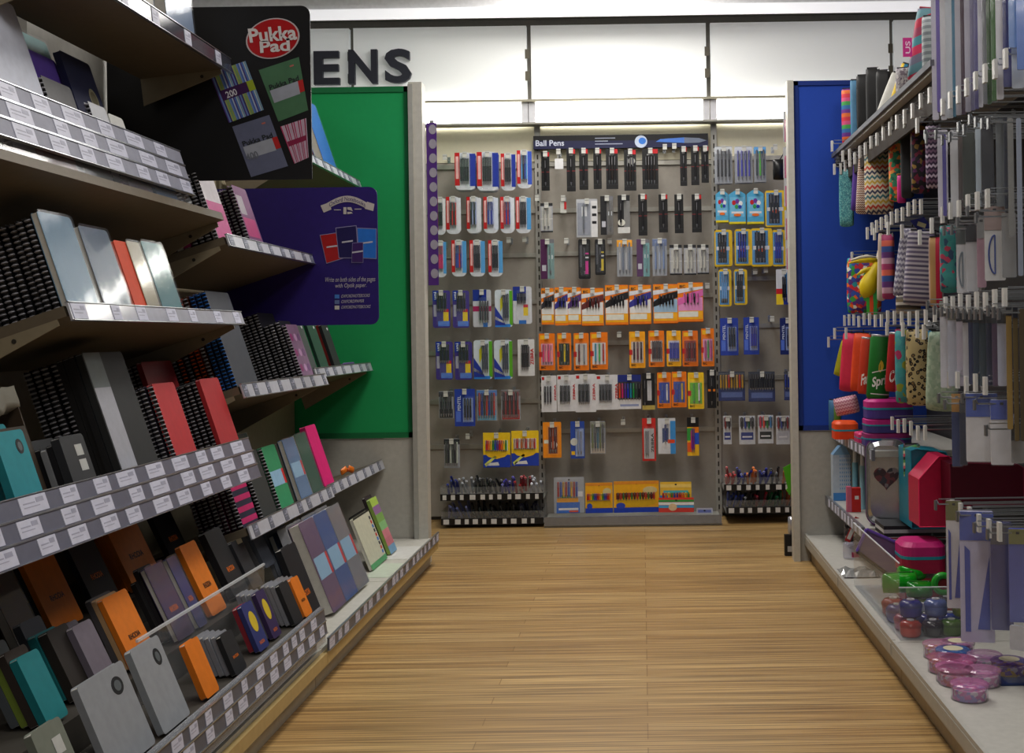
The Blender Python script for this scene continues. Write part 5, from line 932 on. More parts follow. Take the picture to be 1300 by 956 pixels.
# fourth row
pouch(1057, 432, 1076, 478, (180, 176, 30), 'lime yellow case hanging at far end of the fourth row', Y=5.28, roll=14, t=.03, hang=True)
pouch(1064, 422, 1086, 497, (214, 48, 84), 'neon pink case hanging in the fourth row', Y=5.12, t=.06, p=5, roll=5, hang=True)
pouch(1078, 422, 1102, 497, (226, 78, 30), 'neon orange case hanging beside the neon pink one', Y=4.96, t=.05, p=5, roll=5, hang=True)
def canp(x0, y0, x1, y1, c, label, Y, txt, tc, leaf=None):
    X0, Z1 = P(x0, y0, Y); X1, Z0 = P(x1, y1, Y); R_ = (X1-X0)/2; h = Z1-Z0
    o = thing('can_pencil_case', label, 'pencil case', ((X0+X1)/2, Y, Z0), (0, math.radians(5), 0)); m = mat(c, .5)
    ob('body', MB().lathe([(0, .0), (R_*.86, 0), (R_, .012), (R_, h-.02), (R_*.93, h-.008)], m, 22).mesh(True), o)
    ob('can_top', MB().lathe([(R_*.93, h-.008), (R_*.95, h), (R_*.86, h), (R_*.82, h-.004), (0, h-.004)], mat((150, 150, 150), .35, .5), 22).mesh(True), o)
    ob('ring_pull', MB().lathe([(R_*.3, h-.0035), (R_*.3, h-.001), (R_*.42, h-.001), (R_*.42, h-.0035)], mat((120, 116, 60), .4), 14), o)
    mb = MB(); put_text(mb, txt, mat(tc), lambda u, v: (math.sin(-.75+u*1.9)*R_*1.01, -math.cos(-.75+u*1.9)*R_*1.01, h*.14+v*h*.2+u*h*.1), .03); ob('printed_text', mb, o)
    if leaf:
        mb = MB().quad([(math.sin(-.1+.28*a)*R_*1.012, -math.cos(-.1+.28*a)*R_*1.012, h*.5+b*h*.08) for a, b in ((0, -1), (.7, -.4), (1, .3), (.6, 1), (.0, 1.4), (-.6, .4), (-.6, -.6))], mat(leaf)); ob('printed_leaf', mb, o)
        mb = MB()
        for k_ in range(12):
            for zz, sl in ((h*.08, .0), (h*.4, .1)):
                a = -.85+2.0*k_/12; b = -.85+2.0*(k_+1)/12
                mb.quad([(math.sin(a)*R_*1.012, -math.cos(a)*R_*1.012, zz+sl*h*k_/12), (math.sin(b)*R_*1.012, -math.cos(b)*R_*1.012, zz+sl*h*(k_+1)/12), (math.sin(b)*R_*1.012, -math.cos(b)*R_*1.012, zz+sl*h*(k_+1)/12+.004), (math.sin(a)*R_*1.012, -math.cos(a)*R_*1.012, zz+sl*h*k_/12+.004)], mat((205, 205, 200)))
        ob('white_frame', mb, o)
    return o
canp(1087, 428, 1106, 500, (196, 60, 30), 'orange and black drink can shaped case left of green can', 4.72, 'Fanta', (230, 225, 220))
canp(1098, 425, 1128, 507, (20, 112, 36), 'green drink can shaped pencil case with lemon in fourth row', 4.56, 'Sprite', (215, 215, 212), (200, 170, 40))
canp(1122, 422, 1143, 497, (170, 24, 34), 'red drink can shaped pencil case right of the green can', 4.42, 'Coca', (220, 215, 215))
pouch(1136, 416, 1154, 512, OWL, 'teal case with pink and yellow spots left of leopard case', Y=4.18, t=.06, hang=True)
pouch(1150, 417, 1182, 515, LEO, 'leopard print pencil case hanging in the fourth row', Y=4.0, t=.07, yaw=-15, hang=True)
pouch(1178, 418, 1192, 514, (50, 140, 190), 'slim metallic blue case hanging right of the leopard case', Y=3.84, t=.03, hang=True)
pouch(1174, 420, 1214, 522, m_spots([(160, 180, 160), (176, 192, 172), (150, 172, 150)], 90), 'pale green translucent pouch hanging right of the leopard case', Y=3.74, t=.06, p=5, roll=3, hang=True)
pouch(1170, 408, 1186, 422, (190, 192, 196), 'folded silver tag wallet above the leopard case', Y=3.9, t=.02, roll=35)
# shelf at .565
pouch(1052, 507, 1068, 547, m_stripes([(110, 150, 60), (60, 110, 150)], .05, 'X'), 'green and blue round purse at far end of the short shelf', Y=5.26, t=.06, p=2.2)
pouch(1062, 503, 1092, 526, m_zig([(170, 110, 130), (206, 170, 180)], .014), 'dusty pink knitted pouch resting on the orange tub', Y=5.08, t=.07, roll=-12)
def tin(x0, y0, x1, y1, Y, c1, c2, label, t=.12, name='pencil_tin', tilt=0, z=None):
    X0, Z1 = P(x0, y0, Y); X1, Z0 = P(x1, y1, Y); w = X1-X0; h = Z1-Z0
    o = thing(name, label, 'pencil tin', ((X0+X1)/2, Y+t/2, z if z is not None else Z0), (0, math.radians(tilt), 0))
    o2 = rr(-w/2, w/2, -t/2, t/2, min(w, t)*.28, 5)
    ob('base', MB().prism(o2, 0, h*.5, mat(c2, .45), 'XY'), o)
    ob('zip_band', MB().prism([(a*1.012, b*1.012) for a, b in o2], h*.45, h*.55, mat((40, 150, 170), .4), 'XY'), o)
    inn = [(a*.82, b*.82) for a, b in o2]; n = len(o2); mb = MB().prism(o2, h*.551, h*.85, mat(c1, .5), 'XY')
    mb.add([(a, b, h*.85) for a, b in o2]+[(a, b, h) for a, b in inn], [(i, (i+1) % n, n+(i+1) % n, n+i) for i in range(n)]+[tuple(range(n, 2*n))], mat(c1, .5)); ob('lid', mb, o)
    return o
tin(1060, 527, 1091, 549, 4.95, (226, 84, 24), (226, 70, 20), 'neon orange tub on the short shelf', z=.566)
tin(1090, 536, 1106, 549, 4.75, (206, 60, 120), (196, 50, 110), 'small pink tin right of the orange tub', z=.566)
for i, (a, b, c, c1) in enumerate(((1092, 549, 566, (150, 40, 110)), (1095, 531, 549, (190, 34, 130)), (1098, 507, 531, (190, 34, 130)))):
    Y = 4.52; X0, Z0 = P(a+8, c, Y)
    tin(1100+i, b, 1160+i, c, 4.5, c1, (70, 60, 130) if i < 2 else (80, 60, 140), ('lowest', 'middle', 'topmost')[i]+' magenta hard pencil tin of the stack on the short shelf', t=.14)
# row on the low shelf (.285)
X0, Z1 = P(1057, 565, 5.2); X1, Z0 = P(1080, 636, 5.2)
t = thing('dotted_carton', 'pale blue dotted carton at the far end of the low shelf', 'carton', ((X0+X1)/2, 5.2, .2855)); w = X1-X0; h = Z1-.2855
ob('carton_body', MB().box(-w/2, w/2, 0, .06, 0, h*.82, mat((186, 200, 216), .5)), t)
ob('gable_top', MB().prism([(-w/2, h*.82), (w/2, h*.82), (w*.2, h), (-w*.1, h*.97)], .0, .06, mat((130, 170, 206), .5)), t)
mb = MB().box(-w/2, w/2, -.001, -.0002, 0, h*.14, mat((70, 140, 210)))
for i in range(6):
    for j in range(9): mb.box(-w*.1+i*.0085, -.0055-w*.1+.008+i*.0085, -.001, -.0002, h*.2+j*.017, h*.2+j*.017+.008, mat((60, 140, 200)))
ob('dot_print', mb, t)
for i, (x, c, hh_) in enumerate(((1083, (120, 176, 200), .26), (1089, (150, 196, 214), .25))):
    X, _ = P(x, 600, 5.05); tag(ob('tube_pen', MB().cyl((0, 0, 0), (0, 0, hh_*.7), .012, .012, mat(c, .4), 12).cyl((0, 0, hh_*.7), (0, 0, hh_), .009, .007, mat((206, 214, 220), .4), 12), None, (X, 5.0-.06*i, .286)), ('pale blue tube standing right of the dotted carton', 'white capped blue tube standing behind the green ruler')[i], 'tube')
X, _ = P(1097, 600, 4.9); tag(ob('ruler', MB().box(-.008, .008, 0, .003, 0, .28, mat((96, 200, 30), .4)), None, (X, 4.8, .286)), 'bright green ruler standing on the low shelf left of silver bag', 'ruler')
X, _ = P(1087, 630, 4.86); t = thing('small_red_box', 'small red and pink box on the low shelf by the green ruler', 'box', (X, 4.86, .286)); ob('carton_body', MB().box(-.018, .018, 0, .03, 0, .095, mat((196, 34, 30), .5)), t); ob('pink_side', MB().box(-.036, -.0185, 0, .03, 0, .1, mat((206, 110, 140), .5)), t); ob('white_mark', MB().box(-.006, .01, -.001, -.0002, .05, .064, mat(WHITE)), t)
# silver heart bag
Yb = 4.5; X0, Z1 = P(1098, 556, Yb); X1, Z0 = P(1153, 656, Yb); w = X1-X0; h = Z1-.2865
t = thing('lunch_bag', 'shiny silver bag with dark heart and purple sides on low shelf', 'bag', ((X0+X1)/2, Yb, .2865), (0, 0, math.radians(-12)))
def rot_rr(w_, h_, r_): return rr(-w_/2, w_/2, 0, h_, r_, 6)
ob('body', MB().prism(rot_rr(w, h, w*.3), .0, .12, mat((110, 40, 130), .5)), t)
sil = mat((186, 188, 194), .22, .85)
fr = [(a*.94, b*.96+h*.02) for a, b in rot_rr(w, h, w*.3)]; fi = [(a*.8, h/2+(b-h/2)*.86) for a, b in fr]; n = len(fr)
ob('silver_front', MB().add([(a, -.001, b) for a, b in fr]+[(a, -.02, b) for a, b in fi], [(i, (i+1) % n, n+(i+1) % n, n+i) for i in range(n)]+[tuple(range(n, 2*n))], sil), t)
hp = []
for i in range(28):
    a = 2*math.pi*i/28; hp.append((16*math.sin(a)**3/16*w*.3, h*.56+(13*math.cos(a)-5*math.cos(2*a)-2*math.cos(3*a)-math.cos(4*a))/16*w*.3))
ob('heart_patch', MB().prism(hp, -.0225, -.0195, m_spots([(70, 50, 56), (110, 60, 66), (60, 60, 70), (130, 120, 124)], 60)), t)
ob('zip_piping', MB().tube([(a*1.0, -.002, b) for a, b in fr]+[(fr[0][0], -.002, fr[0][1])], .003, mat((150, 150, 160), .3, .6), 5), t)
ob('handle', MB().tube([(w*.05, .06, h-.002), (w*.1, .05, h+.025), (w*.2, .05, h+.04), (w*.25, .06, h-.01)], .005, mat((200, 200, 196)), 6), t)
pouch(1147, 563, 1168, 607, m_stripes([(200, 90, 110), (206, 200, 170), (90, 150, 90), (40, 44, 50)], .04, 'Z', .3), 'round striped purse with black rim right of the silver bag', Y=4.3, t=.05, p=2.2)
# boxes (teal and pink)
def blockbox(x0, y0, x1, y1, Y, d, c, label, tiltx=0, zz=None, cut=False):
    X0, Z1 = P(x0, y0, Y); X1, Z0 = P(x1, y1, Y); w = X1-X0; h = Z1-Z0
    o = thing('storage_box', label, 'box', ((X0+X1)/2, Y, Z0)); m = mat(c, .3)
    pts = [(-w/2, 0), (w/2, 0), (w/2, h*.55), (w*.1, h), (-w*.1, h), (-w/2, h*.68)] if cut else [(-w/2, 0), (w/2, 0), (w/2, h*.86), (w*.42, h*.95), (-w*.35, h), (-w/2, h*.98)]
    ob('body', MB().prism(pts, 0, d, m), o)
    ob('edge_trim', MB().tube([(a, -.001, b) for a, b in pts]+[(pts[0][0], -.001, pts[0][1])], .0022, mat(tuple(min(255, int(q*1.25)+20) for q in c), .3), 5), o)
    return o
blockbox(1156, 570, 1206, 670, 4.2, .2, (26, 128, 150), 'metallic teal box file standing behind the pink box')
blockbox(1166, 580, 1232, 668, 4.02, .16, (196, 24, 74), 'hot pink angled box standing before the teal box', cut=True)
blockbox(1206, 588, 1300, 640, 3.9, .2, (90, 14, 36), 'dark crimson box right of the pink box')
# base deck things
def flatstack(x0, y0, x1, y1, Y, label):
    X0, Z1 = P(x0, y0, Y); X1, Z0 = P(x1, y1, Y)
    t = thing('striped_case', label, 'pencil case', ((X0+X1)/2, Y+.08, Z0)); w = X1-X0; h = Z1-Z0
    mb = MB()
    for k_ in range(5): mb.box(-w/2, w/2, -.08, .08, h*k_/5, h*(k_+1)/5, mat((32, 32, 36) if k_ % 2 == 0 else (190, 190, 190)))
    ob('body', mb, t); ob('zip_band', MB().box(-w/2-.001, w/2+.001, -.081, -.08, h*.3, h*.36, mat((150, 30, 40))), t)
flatstack(1122, 668, 1202, 690, 4.3, 'flat black and white striped case under the low shelf')
# lilac zip wallet
Yb = 4.2; q = [P(a, b, Yb) for a, b in ((1088, 700), (1100, 672), (1150, 694), (1150, 726), (1128, 730))]
t = thing('zip_wallet', 'translucent lilac zip wallet propped on the right base', 'wallet', (0, 0, 0), (0, 0, 0))
ob('body', MB().prism(q[::-1], Yb, Yb+.03, mat((120, 100, 140), .3)), t)
ob('zip', MB().tube([(a, Yb-.002, b) for a, b in q[:3]], .006, mat((110, 84, 180), .3), 6), t)
ob('base_band', MB().tube([(a, Yb-.003, b) for a, b in (q[0], q[4])], .007, mat((24, 24, 26), .4), 6), t)
tin(1146, 690, 1204, 728, 3.98, (196, 30, 120), (170, 24, 70), 'magenta hard case with teal zip lying on right base', t=.16)
pouch(1072, 664, 1096, 692, m_spots([(40, 36, 40), (90, 84, 86), (150, 146, 146), (50, 60, 70)], 80), 'grey character face pouch below the low shelf', Y=4.9, t=.05)
X0, Z1 = P(1070, 688, 4.8); X1, Z0 = P(1096, 728, 4.8)
t = thing('clear_bag', 'empty clear plastic bag with a pink mark on the right base', 'bag', ((X0+X1)/2, 4.8, .113)); ob('film', MB().cushion(X1-X0, Z1-.113, .05, clear((200, 196, 215), .35), 4).mesh(True), t); ob('pink_mark', MB().box(-.01, .02, -.03, -.0285, .01, .03, mat((170, 50, 90))), t)
X, Z = P(1082, 731, 4.55); mb = MB(); vs = []
for i in range(9):
    for j in range(6): vs.append((-.07+.14*i/8, -.08+.16*j/5, .004+.02*random.random()*(0 < i < 8)*(0 < j < 5)))
mb.add(vs, [(i*6+j, (i+1)*6+j, (i+1)*6+j+1, i*6+j+1) for i in range(8) for j in range(5)], mat((170, 172, 172), .2, .3)); tag(ob('crumpled_foil', mb, None, (X+.01, 4.5, .112)), 'crumpled silver foil wrapper on the far right base', 'wrapper')
X, Z = P(1068, 683, 4.95); tag(ob('ticket_flag', MB().box(-.006, .016, 0, .002, -.05, .05, mat((160, 30, 34))).box(-.002, .012, -.001, 0, -.04, .04, mat((206, 206, 204))), None, (.79, 4.7, .245), (0, math.radians(25), 0)), 'red and white price flag dangling from the low shelf', 'price flag')
# acrylic bin with sharpeners
XA, XC = .725, 1.0; YA, YC = 3.52, 4.28
t = thing('acrylic_bin', 'clear acrylic bin of sharpeners on the right base', 'bin', (XA, YA, .113)); w = XC-XA; d = YC-YA
ob('front_pane', MB().box(0, w, 0, .003, 0, .15, CLEAR), t); ob('side_pane', MB().box(0, .003, .0035, d, 0, .22, CLEAR), t); ob('bottom_pane', MB().box(.0035, w, .0035, d, 0, .003, clear((200, 205, 210), .3)), t)
ob('far_side_pane', MB().box(w-.003, w, .0035, d, .0035, .18, CLEAR), t); ob('edge_rim', MB().box(0, w, -.0005, .0035, .15, .153, clear((235, 240, 246), .6)).box(-.0005, .0035, 0, d, .22, .223, clear((235, 240, 246), .6)), t)
def sharp(x, y, z, c, label, s=.03, kind=0, rz=0):
    o = thing('sharpener' if kind != 3 else 'eraser', label, 'sharpener' if kind != 3 else 'eraser', (x, y, z), (0, 0, rz))
    if kind == 3: ob('block', MB().prism(rr(-s, s, 0, s*1.2, .004), -s*.6, s*.6, mat(c, .5)), o, (0, 0, 0)); ob('sleeve', MB().box(-s*.5, s*.5, -s*.62, s*.62, -.0, s*1.22, mat((190, 190, 200))), o); return
    ob('pot', MB().lathe([(0, 0), (s*.85, 0), (s, s*.2), (s*1.05, s*.9)], mat(c, .15), 16).mesh(True), o)
    ob('lid', MB().lathe([(s*1.08, s*.9), (s*1.08, s*1.15), (s*.8, s*1.45), (s*.3, s*1.5), (0, s*1.5)], mat(tuple(int(q*.8) for q in c), .2), 16).mesh(True), o)
    ob('hole_ring', MB().lathe([(s*.18, s*1.5), (s*.18, s*1.6), (s*.36, s*1.6), (s*.36, s*1.5)], mat((200, 200, 205), .3), 10), o)
cnt = [(.765, 3.56, (200, 60, 40), 'orange red'), (.83, 3.56, (40, 36, 44), 'black'), (.885, 3.565, (90, 130, 40), 'dark lime'), (.945, 3.565, (110, 140, 40), 'olive lime'),
       (.765, 3.64, (170, 40, 120), 'magenta'), (.83, 3.64, (40, 50, 150), 'royal blue'), (.9, 3.65, (60, 80, 180), 'mid blue'), (.96, 3.65, (150, 30, 40), 'dark red')]
for x, y, c, nm in cnt: sharp(x, y, .1165, c, '%s pot sharpener in bottom layer of clear bin' % nm)
cnt2 = [(.775, 3.6, (34, 44, 150), 'deep blue'), (.85, 3.605, (90, 110, 180), 'grey blue'), (.93, 3.6, (140, 150, 40), 'yellow green')]
for x, y, c, nm in cnt2: sharp(x, y, .164, c, '%s pot sharpener on top in clear bin' % nm, .032)
for i_, (x, y, c, nm) in enumerate(((.765, 3.74, (60, 50, 150), 'violet'), (.84, 3.73, (30, 110, 50), 'dark green'), (.91, 3.74, (150, 60, 30), 'rust'), (.97, 3.75, (40, 90, 180), 'bright blue'), (.77, 3.83, (170, 36, 60), 'crimson'), (.86, 3.83, (120, 140, 40), 'moss'), (.94, 3.84, (40, 44, 60), 'ink'))): sharp(x, y, .1165, c, '%s pot sharpener at the rear of clear bin' % nm, .034)
sharp(.81, 3.66, .165, (205, 205, 205), 'white block eraser on top of the blue sharpeners', .02, 3, .5)
# green glossy toys behind
X0, Z0 = P(1122, 752, 3.95)
def gloss(x0, y0, x1, y1, Y, c, label, yaw=20, p=2.4, t=.1):
    pouch(x0, y0, x1, y1, mat(c, .12), label, Y=Y, t=t, yaw=yaw, p=p, name='glossy_case', zipc=(20, 110, 30))
gloss(1119, 727, 1165, 752, 3.92, (24, 150, 34), 'glossy green plastic case tilted above the clear bin', 12)
gloss(1142, 717, 1172, 737, 4.02, (30, 160, 40), 'second glossy green case behind the tilted green one', 30)
gloss(1150, 738, 1184, 758, 3.84, (20, 120, 30), 'dark green glossy case right of the tilted green one', 0)
X, Z = P(1197, 741, 3.78); t = thing('tape_dispenser', 'round bright green tape dispenser with red core beside bin', 'tape', (X, 3.78, Z), (math.radians(90), 0, 0)); k_ = Z
ob('ring', MB().lathe([(.018, -.012), (.034, -.012), (.036, 0), (.034, .012), (.018, .012), (.018, -.012)], mat((40, 160, 50), .25), 20).mesh(True), t); ob('core', MB().lathe([(0, -.008), (.0175, -.008), (.0175, .008), (0, .008)], mat((120, 30, 34), .4), 14), t)
blockbox(1150, 750, 1210, 765, 3.98, .2, (120, 20, 34), 'dark red box under the green cases behind the clear bin')
# round tubs on the near base
tubs = [(1186, 838, (190, 130, 160), (196, 150, 60)), (1209, 836, (196, 140, 190), (170, 90, 150)), (1203, 846, (70, 130, 200), (90, 110, 190)), (1180, 856, (190, 120, 150), (190, 110, 80)), (1210, 858, (206, 120, 170), (210, 110, 160)), (1243, 852, (196, 150, 190), (130, 140, 150)), (1192, 868, (206, 130, 180), (200, 90, 150)), (1274, 860, (120, 84, 160), (200, 170, 60)), (1240, 872, (200, 140, 180), (150, 110, 160)), (1165, 872, (190, 130, 160), (186, 90, 90)), (1222, 890, (196, 120, 170), (150, 140, 190))]
for i, (x, y, c, c2) in enumerate(tubs):
    zt = .112; Yt = F*(1-.13)/(U(x, y-12)[1]); Xt = max(.775, U(x, y)[0]*Yt/F+.015); R_ = .044
    nm = ['pink and gold', 'mauve', 'blue lidded', 'rose and rust', 'hot pink', 'pale pink and grey', 'bright pink', 'violet and yellow', 'lilac', 'coral', 'pink and lavender'][i]
    t = thing('eraser_tub', 'round clear %s tub of charms on near right base' % nm, 'tub', (Xt, Yt, zt))
    ob('contents', MB().lathe([(0, .002), (R_*.9, .002), (R_*.9, .026), (0, .026)], m_spots([c, c2, (206, 196, 206), c], 110), 18), t)
    ob('tub_wall', MB().lathe([(0, 0), (R_, 0), (R_, .032)], clear((225, 215, 230), .25), 18).mesh(True), t)
    ob('lid', MB().lathe([(R_*1.05, .0325), (R_*1.05, .038), (R_*.95, .041), (0, .041)], clear(c, .45), 20), t)
    if i in (1, 2, 7): ob('round_sticker', MB().lathe([(0, .0418), (R_*.6, .0418)], mat((214, 206, 180)), 18), t)
for i, (x, y) in enumerate(((1255, 838), (1290, 838), (1290, 856))):
    Yt = F*.87/(U(x, y)[1]); Xt = U(x, y)[0]*Yt/F
    t = thing('blue_pack', ('blue flat pack behind the pale pink tub', 'teal blue flat pack at far corner of the near right base', 'navy flat pack nearest the right edge')[i], 'pack', (Xt, Yt+.0, .1125)); ob('card', MB().box(-.05, .05, -.04, .06, 0, .004, mat(((30, 80, 130), (40, 110, 150), (26, 50, 100))[i], .3)), t); ob('blister', MB().box(-.03, .03, -.03, .04, .0042, .012, CLEAR), t)
# ------------------------------------------------------------------ hanging rulers, packs at the right edge
def strip(x0, y0, x1, y1, Y, c, label, name='ruler_pack', cat='ruler', header=None, yaw=-14, shin=True, extra=None, bulge=.008):
    X0, Z1 = P(x0, y0, Y); X1, Z0 = P(x1, y1, Y); w = (X1-X0)/math.cos(math.radians(yaw)); h = Z1-Z0
    o = thing(name, label, cat, ((X0+X1)/2, Y, Z0), (0, 0, math.radians(yaw)))
    ob('sheet', MB().prism(rr(-w/2, w/2, 0, h, min(.004, w*.3)), 0, bulge, mat(c, .25)), o)
    if name != 'leaflet':
        hook(.84 if (X0+X1)/2 > .88 else (X0+X1)/2-.04, Y+.003, Z1-.009, 0, 'peg hook of the '+' '.join(label.split()[:13]), 'right side ruler hooks', L=XR-(.84 if (X0+X1)/2 > .88 else (X0+X1)/2-.04), axis='X', tick=(120, 122, 126))
    if header: ob('header_card', MB().box(-w/2, w/2, -.002, -.0004, h*(1-header[1]), h, mat(header[0], .4)).box(-.004, .004, -.0035, -.0021, h-.012, h-.006, mat((40, 40, 44))), o)
    if extra: extra(o, w, h)
    if shin: ob('film', MB().prism(rr(-w/2-.001, w/2+.001, -.002, h, .003), -.005, -.0036, clear((220, 224, 235), .04, .1, .08)), o)
    return o
G1 = [(1181, 1192, (218, 216, 228), 150), (1187, 1196, (110, 90, 180), 140), (1192, 1202, (224, 224, 230), 150), (1199, 1210, (206, 210, 218), 148), (1207, 1214, (70, 130, 160), 146), (1211, 1221, (196, 194, 206), 144), (1218, 1226, (70, 40, 60), 143), (1223, 1233, (184, 182, 198), 140), (1230, 1238, (120, 116, 150), 138), (1235, 1243, (90, 84, 140), 136), (1240, 1248, (206, 206, 218), 134), (1246, 1254, (130, 132, 140), 130), (1251, 1259, (50, 84, 30), 130), (1257, 1266, (60, 110, 40), 126), (1263, 1274, (220, 220, 226), 124), (1272, 1286, (44, 44, 120), 108), (1283, 1300, (196, 206, 222), 110)]
names = ['silver', 'violet', 'white', 'pale grey', 'teal', 'stone grey', 'maroon', 'lavender grey', 'mauve', 'indigo', 'frosted', 'smoke grey', 'dark green', 'leaf green', 'milky white', 'navy', 'clear blue']
for i, (a, b, c, yb) in enumerate(G1): strip(a, -55, b, yb+2, 3.52-.04*i, c, 'tall %s plastic folder hanging in the top right row, %s from left' % (names[i], ORD[i] if i < 15 else ('second last', 'last')[i-15]), name='plastic_folder', cat='folder', bulge=.012)
strip(1280, -30, 1293, 60, 2.86, (110, 150, 210), 'short light blue folder hanging before the navy one at top right', name='plastic_folder', cat='folder')
strip(1290, -30, 1302, 88, 2.82, (90, 130, 210), 'bright blue folder hanging at the top right edge', name='plastic_folder', cat='folder')
G2 = [(1190, 1204, (222, 220, 232), 165, 275, 'frosted'), (1196, 1202, (90, 80, 170), 170, 274, 'violet edged'), (1206, 1217, (214, 216, 222), 165, 275, 'bubble edged'), (1216, 1224, (96, 84, 80), 172, 268, 'brown'), (1222, 1238, (60, 66, 54), 168, 262, 'dark olive'), (1238, 1246, (200, 214, 226), 155, 262, 'pearl dotted'), (1246, 1262, (44, 44, 48), 158, 262, 'black'), (1264, 1276, (110, 116, 120), 145, 262, 'grey'), (1274, 1280, (40, 44, 60), 148, 265, 'navy'), (1279, 1288, (140, 140, 136), 150, 300, 'steel'), (1290, 1299, (150, 160, 180), 150, 350, 'long clear blue')]
for i, (a, b, c, ya, yb, nm) in enumerate(G2): strip(a, ya, b, yb, 3.47-.055*i, c, '%s ruler hanging in the second right row, %s from left' % (nm, ORD[i]), bulge=.006)
def prot(col):
    def ex(o, w, h):
        pts = [(w*.3*math.cos(t), -.003, h*.35+h*.26*math.sin(t)) for t in [math.pi/2+math.pi*i/12 for i in range(13)]]
        ob('protractor', MB().tube(pts+[pts[0]], .0022, mat(col, .3), 5), o)
    return ex
strip(1214, 287, 1230, 372, 3.34, (226, 226, 230), 'white protractor pack with dark header, left in third right row', 'protractor_pack', 'protractor pack', ((84, 92, 90), .27), extra=prot((140, 150, 160)))
strip(1226, 286, 1242, 370, 3.28, (206, 208, 212), 'grey set square pack with black header in third right row', 'set_square_pack', 'set square pack', ((36, 36, 38), .25))
strip(1240, 276, 1252, 365, 3.22, (190, 150, 166), 'pink tinted ruler pack in third right row', 'ruler_pack', 'ruler', ((150, 150, 150), .3))
strip(1250, 262, 1276, 356, 3.12, (226, 226, 226), 'wide protractor pack with blue arc in third right row', 'protractor_pack', 'protractor pack', ((170, 150, 146), .32), extra=prot((70, 90, 160)))
strip(1272, 270, 1290, 352, 3.04, (150, 150, 150), 'stacked grey ruler pack at right of third row', 'ruler_pack', 'ruler')
G4 = [(1193, 1207, (222, 222, 230), 382, 492, 'milky'), (1203, 1216, (206, 210, 224), 388, 490, 'pale blue grey'), (1214, 1224, (212, 204, 220), 390, 490, 'lilac grey'), (1222, 1232, (226, 226, 232), 392, 490, 'white'), (1229, 1237, (60, 66, 110), 392, 488, 'indigo'), (1235, 1245, (50, 66, 84), 392, 490, 'slate'), (1243, 1254, (60, 76, 84), 393, 490, 'teal grey'), (1252, 1262, (40, 40, 70), 393, 489, 'navy'), (1259, 1268, (90, 60, 90), 393, 490, 'plum'), (1266, 1278, (190, 194, 214), 393, 490, 'blue lettered white')]
for i, (a, b, c, ya, yb, nm) in enumerate(G4): strip(a, ya, b, yb, 3.46-.05*i, c, '%s ruler hanging in the fourth right row, %s from left' % (nm, ORD[i]), header=((130, 130, 116) if i < 2 else (34, 34, 36), .18), bulge=.006)
strip(1277, 388, 1286, 545, 2.94, (160, 136, 84), 'wooden ruler hanging at right of the fourth row', name='wooden_ruler', shin=False, header=((30, 34, 50), .08))
strip(1286, 390, 1294, 560, 2.9, (110, 96, 66), 'darker wooden ruler hanging beside the pale wooden one', name='wooden_ruler', shin=False, header=((30, 34, 50), .08))
strip(1294, 392, 1304, 560, 2.86, (90, 80, 62), 'dark brown ruler at the right edge of the fourth row', name='wooden_ruler', shin=False)
strip(1208, 500, 1222, 592, 3.36, (52, 66, 120), 'blue and orange pen wallet hanging left of white bags', 'pen_wallet', 'pen pack', ((190, 140, 50), .25))
strip(1218, 508, 1228, 590, 3.32, (40, 44, 70), 'navy pen wallet hanging left of the white bags', 'pen_wallet', 'pen pack', ((60, 60, 60), .2))
strip(1227, 500, 1266, 586, 3.2, (228, 228, 232), 'white bag with blue header card in fifth right row', 'poly_bag', 'bag', ((80, 104, 190), .34), bulge=.02)
strip(1258, 508, 1286, 590, 3.08, (214, 214, 220), 'second white bag with blue header behind the pale ruler', 'poly_bag', 'bag', ((80, 100, 190), .3), bulge=.02)
strip(1284, 540, 1300, 588, 2.98, (150, 150, 150), 'barcoded grey bag at the right edge of the fifth row', 'poly_bag', 'bag', ((60, 60, 62), .4))
def setsq(o, w, h):
    b = mat((64, 84, 180), .3); ob('set_square', MB().prism([(-w*.36, h*.08), (-w*.2, h*.08), (-w*.2, h*.7), (-w*.36, h*.74)], -.003, -.0006, b).prism([(w*.0, h*.1), (w*.36, h*.1), (w*.36, h*.66)], -.003, -.0006, b), o)
strip(1201, 636, 1222, 772, 3.36, (222, 222, 228), 'set square pack with yellow and black header, lowest right row', 'set_square_pack', 'set square pack', ((120, 120, 70), .18), extra=setsq)
strip(1219, 650, 1262, 815, 3.18, (200, 198, 224), 'large blue and white set square pack with blue header', 'set_square_pack', 'set square pack', ((84, 104, 190), .22), extra=setsq, bulge=.02)
strip(1258, 664, 1286, 800, 3.1, (84, 84, 140), 'indigo set square pack behind the large one', 'set_square_pack', 'set square pack', ((90, 90, 100), .2), bulge=.02)
strip(1281, 672, 1304, 790, 2.98, (96, 104, 180), 'blue set square pack with yellow header at right edge', 'set_square_pack', 'set square pack', ((130, 130, 80), .16), bulge=.02)
strip(1284, 795, 1304, 826, 2.96, (196, 198, 206), 'pale folded leaflet at the right edge above the tubs', 'leaflet', 'leaflet', shin=False, yaw=-40)
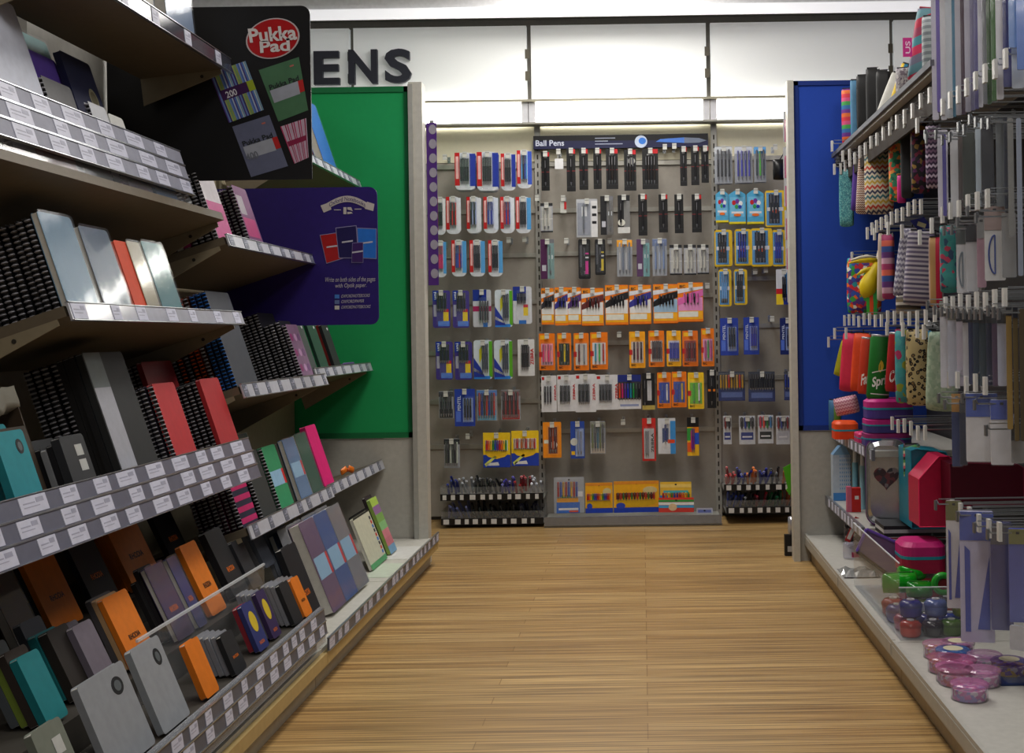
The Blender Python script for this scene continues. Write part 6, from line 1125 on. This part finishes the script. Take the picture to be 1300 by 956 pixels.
# right end clip strip with pink packs
X0, _ = P(1001, 200, 5.46)
cs = tag(ob('clip_strip', MB().box(X0-.004, X0+.004, 5.4405, 5.468, 1.02, 2.0, clear((200, 200, 205), .6))), 'clear hanging clip strip holding the pink packs beside blue panel', 'clip strip')
for i, (ya, yb, xa) in enumerate(((150, 180, 994), (196, 226, 994), (235, 262, 995), (276, 304, 996), (314, 342, 997), (352, 384, 999))):
    pack('eraser_pack', 'pink hanging eraser pack beside blue panel, %s from the top' % ORD[i], 'pack', xa, ya-9, 1010, yb, 5.455, dict(c=(190, 192, 198), r=.003, p=[(.1, .0, .95, .72, (206, 110, 150)), (.2, .1, .85, .6, (216, 130, 166)), (.15, .74, .9, .95, (206, 206, 210))], b=(.08, .0, .98, .74)), 'pink eraser packs on the clip strip')
X, Z = P(985, 218, 5.9); t = thing('computer_mouse', 'black rounded plastic item hanging beside the pink packs', 'mouse', (X+.02, 5.9, Z-.04)); ob('body', MB().cushion(.07, .1, .04, mat((20, 20, 22), .3), 2.2).mesh(True), t); ob('cord', MB().tube([(0, 0, .098), (.02, -.02, .13), (.045, -.03, .2)], .003, mat((30, 30, 30)), 5), t)
# lime books, foil and clip by right end
for i, (q, c) in enumerate((([(994, 594), (1014, 583), (1014, 612), (1002, 628)], (84, 170, 30)), ([(998, 622), (1014, 604), (1014, 640), (1008, 636)], (100, 190, 40)))):
    pts = [P(a, b, 5.6+.03*i) for a, b in q][::-1]; t = thing('lime_folder', ('upper lime green folder', 'lower lime green folder with maroon spine')[i]+' sticking out past the right end post', 'folder', (0, 0, 0))
    ob('cover', MB().prism(pts, 5.6+.03*i, 5.606+.03*i, mat(c, .4)), t); ob('spine', MB().tube([(pts[0][0], 5.6+.03*i, pts[0][1]), (pts[1][0], 5.6+.03*i, pts[1][1])], .006, mat((110, 20, 40) if i else (60, 130, 20)), 6), t)
mb = MB(); X, Z = P(1010, 668, 5.55)
mb.cushion(.05, .09, .04, mat((190, 192, 198), .15, .5), 2.2, 7); t = thing('foil_pack', 'silver and pink foil sweet pack hanging low at the right end', 'pack', (X-.01, 5.55, Z-.045)); ob('pouch', mb.mesh(True), t); ob('pink_corner', MB().box(.0, .02, -.022, -.02, .01, .04, mat((200, 50, 120))), t)
X, Z = P(1002, 692, 5.5); t = thing('plug_box', 'small black box with white mark at foot of the right end post', 'box', (X, 5.5, Z-.05)); ob('body', MB().box(-.02, .02, 0, .03, 0, .095, mat((24, 24, 26), .4)), t); ob('white_mark', MB().box(-.008, .012, -.001, -.0003, .02, .045, mat((180, 180, 180))), t)
# ------------------------------------------------------------------ light
def area(name, loc, size, sy, power, rot=(0, 0, 0), col=(1, .97, .92)):
    l = bpy.data.lights.new(name, 'AREA'); l.shape = 'RECTANGLE'; l.size = size; l.size_y = sy; l.energy = power; l.color = col
    o = bpy.data.objects.new(name, l); C.objects.link(o); o.location = loc; o.rotation_euler = rot
for i, (x, y, p) in enumerate(((.1, 1.6, 20), (-.1, 4.3, 30), (-.2, 5.9, 32), (1.3, 2.7, 22), (-2.8, 3.0, 14), (.3, -1.2, 36))):  # unseen lamp over the right unit added to brighten the lower left shelves
    area('ceiling_lamp', (x, y, 3.0), .6, 1.2, p)
w = bpy.data.worlds.new('world'); sc.world = w; w.use_nodes = True
w.node_tree.nodes['Background'].inputs[0].default_value = (.86, .9, 1, 1); w.node_tree.nodes['Background'].inputs[1].default_value = .12
sc.view_settings.view_transform = 'Standard'; sc.view_settings.look = 'None'
sc.view_settings.exposure = .12; sc.view_settings.gamma = .90
